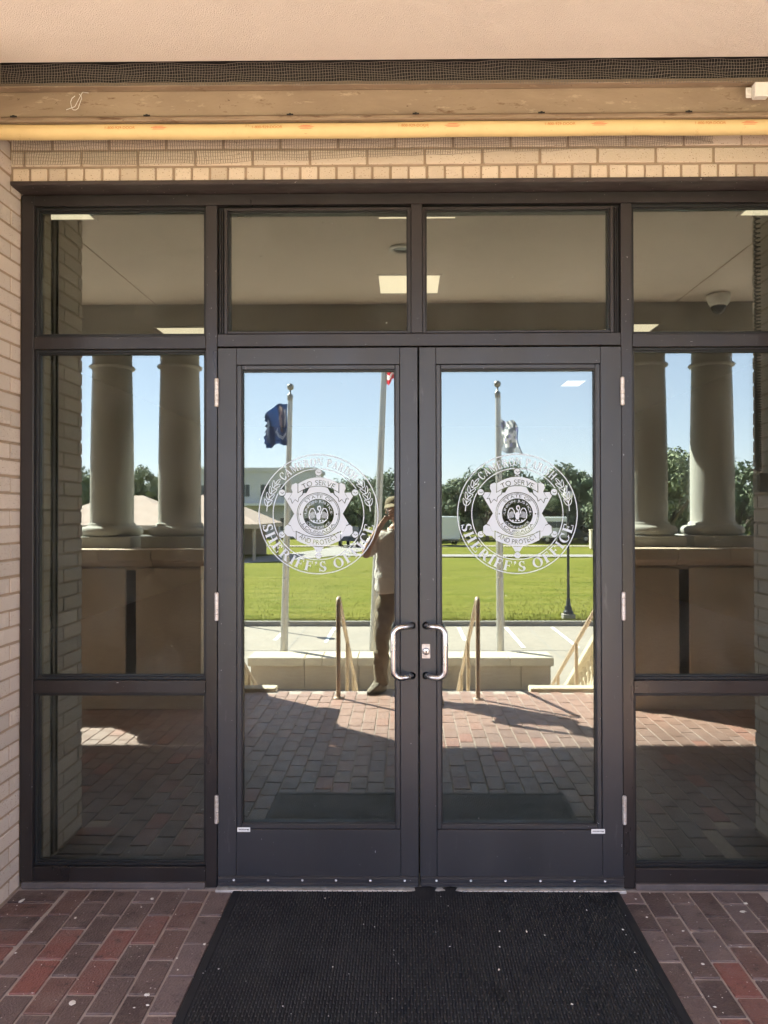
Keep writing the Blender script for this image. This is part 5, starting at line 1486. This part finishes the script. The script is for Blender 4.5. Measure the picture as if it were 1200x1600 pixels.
br = q.build('brim', M['cap'], cp)
sd = br.modifiers.new('t', 'SOLIDIFY'); sd.thickness = .004
# polo shirt: torso and short sleeves, collar
Vs = [(P(-.045, -3.665, .90), (.235, .165)), (P(-.045, -3.665, 1.00), (.232, .162)), (P(-.05, -3.668, 1.20), (.215, .155)), (P(-.055, -3.67, 1.38), (.195, .135)), (P(-.06, -3.665, 1.50), (.085, .080)),
      (P(-.228, -3.672, 1.452), (.088, .084)), (P(-.282, -3.62, 1.380), (.086, .080)), (P(-.335, -3.56, 1.300), (.084, .078)),
      (P(.118, -3.672, 1.452), (.088, .084)), (P(.172, -3.62, 1.380), (.086, .080)), (P(.225, -3.56, 1.300), (.084, .078))]
Es = [(0, 1), (1, 2), (2, 3), (3, 4), (3, 5), (5, 6), (6, 7), (3, 8), (8, 9), (9, 10)]
ms_ = skin_mesh('s', Vs, Es, sub=3)
bm = bmesh.new(); bm.from_mesh(ms_)
for v in bm.verts:       # folds: drape from the shoulders and bunching above the waist
    x, y, z = v.co
    f_ = .006*math.sin(z*46 + x*30 + 2.2*math.sin(x*22)) * max(0, min(1, (1.35-z)/.2)) + .005*math.sin(x*75 + z*18 + math.sin(z*30))*.9
    n_ = v.normal
    v.co += n_*f_
bm.to_mesh(ms_); bm.free()
sh_ = join_meshes([ms_], 'shirt', M['shirt'], per_)
q = MB(); q.smooth = True; q.lathe([(.070, 0), (.078, .012), (.070, .040), (.064, .042), (.066, .012)], 0, 0, 24, M=Matrix.Translation(P(-.06, -3.655, 1.515)) @ Matrix.Rotation(R(-14), 4, 'X')); q.build('collar', M['shirt'], sh_)
# trousers
Vp = [(P(-.04, -3.665, 1.02), (.190, .135)), (P(-.04, -3.66, .90), (.185, .138)),
      (P(-.145, -3.66, .80), (.118, .120)), (P(-.17, -3.65, .66), (0.095, 0.097)), (P(-.185, -3.625, .48), (0.077, 0.079)), (P(-.195, -3.645, .28), (0.072, 0.076)), (P(-.20, -3.66, .03), (0.070, 0.076)),
      (P(.09, -3.63, .80), (.118, .120)), (P(.155, -3.55, .66), (0.095, 0.097)), (P(.218, -3.415, .48), (0.077, 0.079)), (P(.262, -3.335, .28), (0.072, 0.076)), (P(.300, -3.260, .03), (0.070, 0.076))]
Ep = [(0, 1), (1, 2), (2, 3), (3, 4), (4, 5), (5, 6), (1, 7), (7, 8), (8, 9), (9, 10), (10, 11)]
mp_ = skin_mesh('p', Vp, Ep, sub=3)
bm = bmesh.new(); bm.from_mesh(mp_)
for v in bm.verts:
    x, y, z = v.co
    v.co += v.normal*(.006*math.sin(z*38+x*25+1.5*math.sin(z*17)) + .004*math.sin(x*90+z*20))
bm.to_mesh(mp_); bm.free()
pt = join_meshes([mp_], 'trousers', M['pants'], per_)
q = MB(); q.lathe([(1, -.02), (1.02, -.018), (1.02, .018), (1, .02)], 0, 0, 30, M=Matrix.Translation(P(-.04, -3.665, .985)) @ Matrix.Diagonal((.172, .120, 1, 1))); q.build('belt', M['hair'], pt)
# shoes
def shoe(ax, ay, rz):
    w = empty('shoe', P(ax, ay, 0)); w.parent = per_; w.rotation_euler = (0, 0, rz)
    def outline(s_, z):
        pts = []
        for i in range(22):
            a = 2*PI*i/22; c_, sn = math.cos(a), math.sin(a)
            y = .135*c_ + .045; x = .050*sn*(1 + .10*c_ - .12*(c_ < -.2))
            pts.append((x*s_, y if c_ > 0 else y*1.0, z))
        return pts
    q = MB(); q.smooth = True; L2 = [outline(1.0, .0), outline(1.04, .012), outline(1.02, .03)]
    for ring in L2: q.v += ring
    for j in range(2):
        for i in range(22): q.f.append((j*22+i, j*22+(i+1) % 22, (j+1)*22+(i+1) % 22, (j+1)*22+i)); q.m.append(0); q.rnd.append(0); q.sm.append(False)
    q.f.append(tuple(range(22))[::-1]); q.m.append(0); q.rnd.append(0); q.sm.append(False); q.f.append(tuple(range(44, 66))); q.m.append(0); q.rnd.append(0); q.sm.append(False)
    q.build('sole', M['sole'], w)
    q = MB(); q.smooth = True; rings = []
    for j, t in enumerate((0, .2, .4, .6, .8, 1.0)):
        ring = []
        for i in range(22):
            a = 2*PI*i/22; c_, sn = math.cos(a), math.sin(a)
            fy = .135*c_ + .045; hgt = .03 + t*(.105 if c_ < .1 else .105 - .062*((c_-.1)/.9)**.8)
            k2 = 1 - .22*t**2; cy = .045*(1-t) - .0*t
            ring.append((.050*sn*(1 + .10*c_)*k2, (.135*c_*(1-.30*t**2*(c_ > 0) - .12*t)) + .045 - .03*t, hgt))
        rings.append(ring)
    for r2 in rings: q.v += r2
    for j in range(5):
        for i in range(22): q.f.append((j*22+i, j*22+(i+1) % 22, (j+1)*22+(i+1) % 22, (j+1)*22+i)); q.m.append(0); q.rnd.append(0); q.sm.append(True)
    q.f.append(tuple(range(110, 132))); q.m.append(0); q.rnd.append(0); q.sm.append(True)
    q.build('upper', M['shoe'], w)
    q = MB()
    for k_ in range(5):
        y = .055+k_*.018; z = .118 - k_*.014
        q.tube([(-.026, y, z-.010), (0, y+.004, z+.001), (.026, y, z-.010)], .0028, 5)
    q.build('laces', M['lace'], w)
shoe(-.205, -3.66, R(38)); shoe(.305, -3.25, R(-12))
ph = empty('phone', (-.05, -3.437, 1.70), 'dark phone held up in both hands before the face', 'phone')
q = MB(); q.box(-.0365, .0365, -.004, .004, -.075, .075); q.build('case', M['phone'], ph, bevel=.0035, seg=2)
q = MB(); q.box(.006, .034, .0042, .0062, .040, .072); cb = q.build('camera_bump', M['phone'], ph, bevel=.0008)
for x, z in ((.014, .063), (.027, .056), (.014, .048)):
    q = MB(); q.lathe([(.0055, 0), (.0055, .0015), (.0040, .0016), (.0001, .0008)], 0, 0, 16, M=Matrix.Translation((x, .0062, z)) @ Matrix.Rotation(R(-90), 4, 'X')); q.build('lens', M['winglass'], cb)
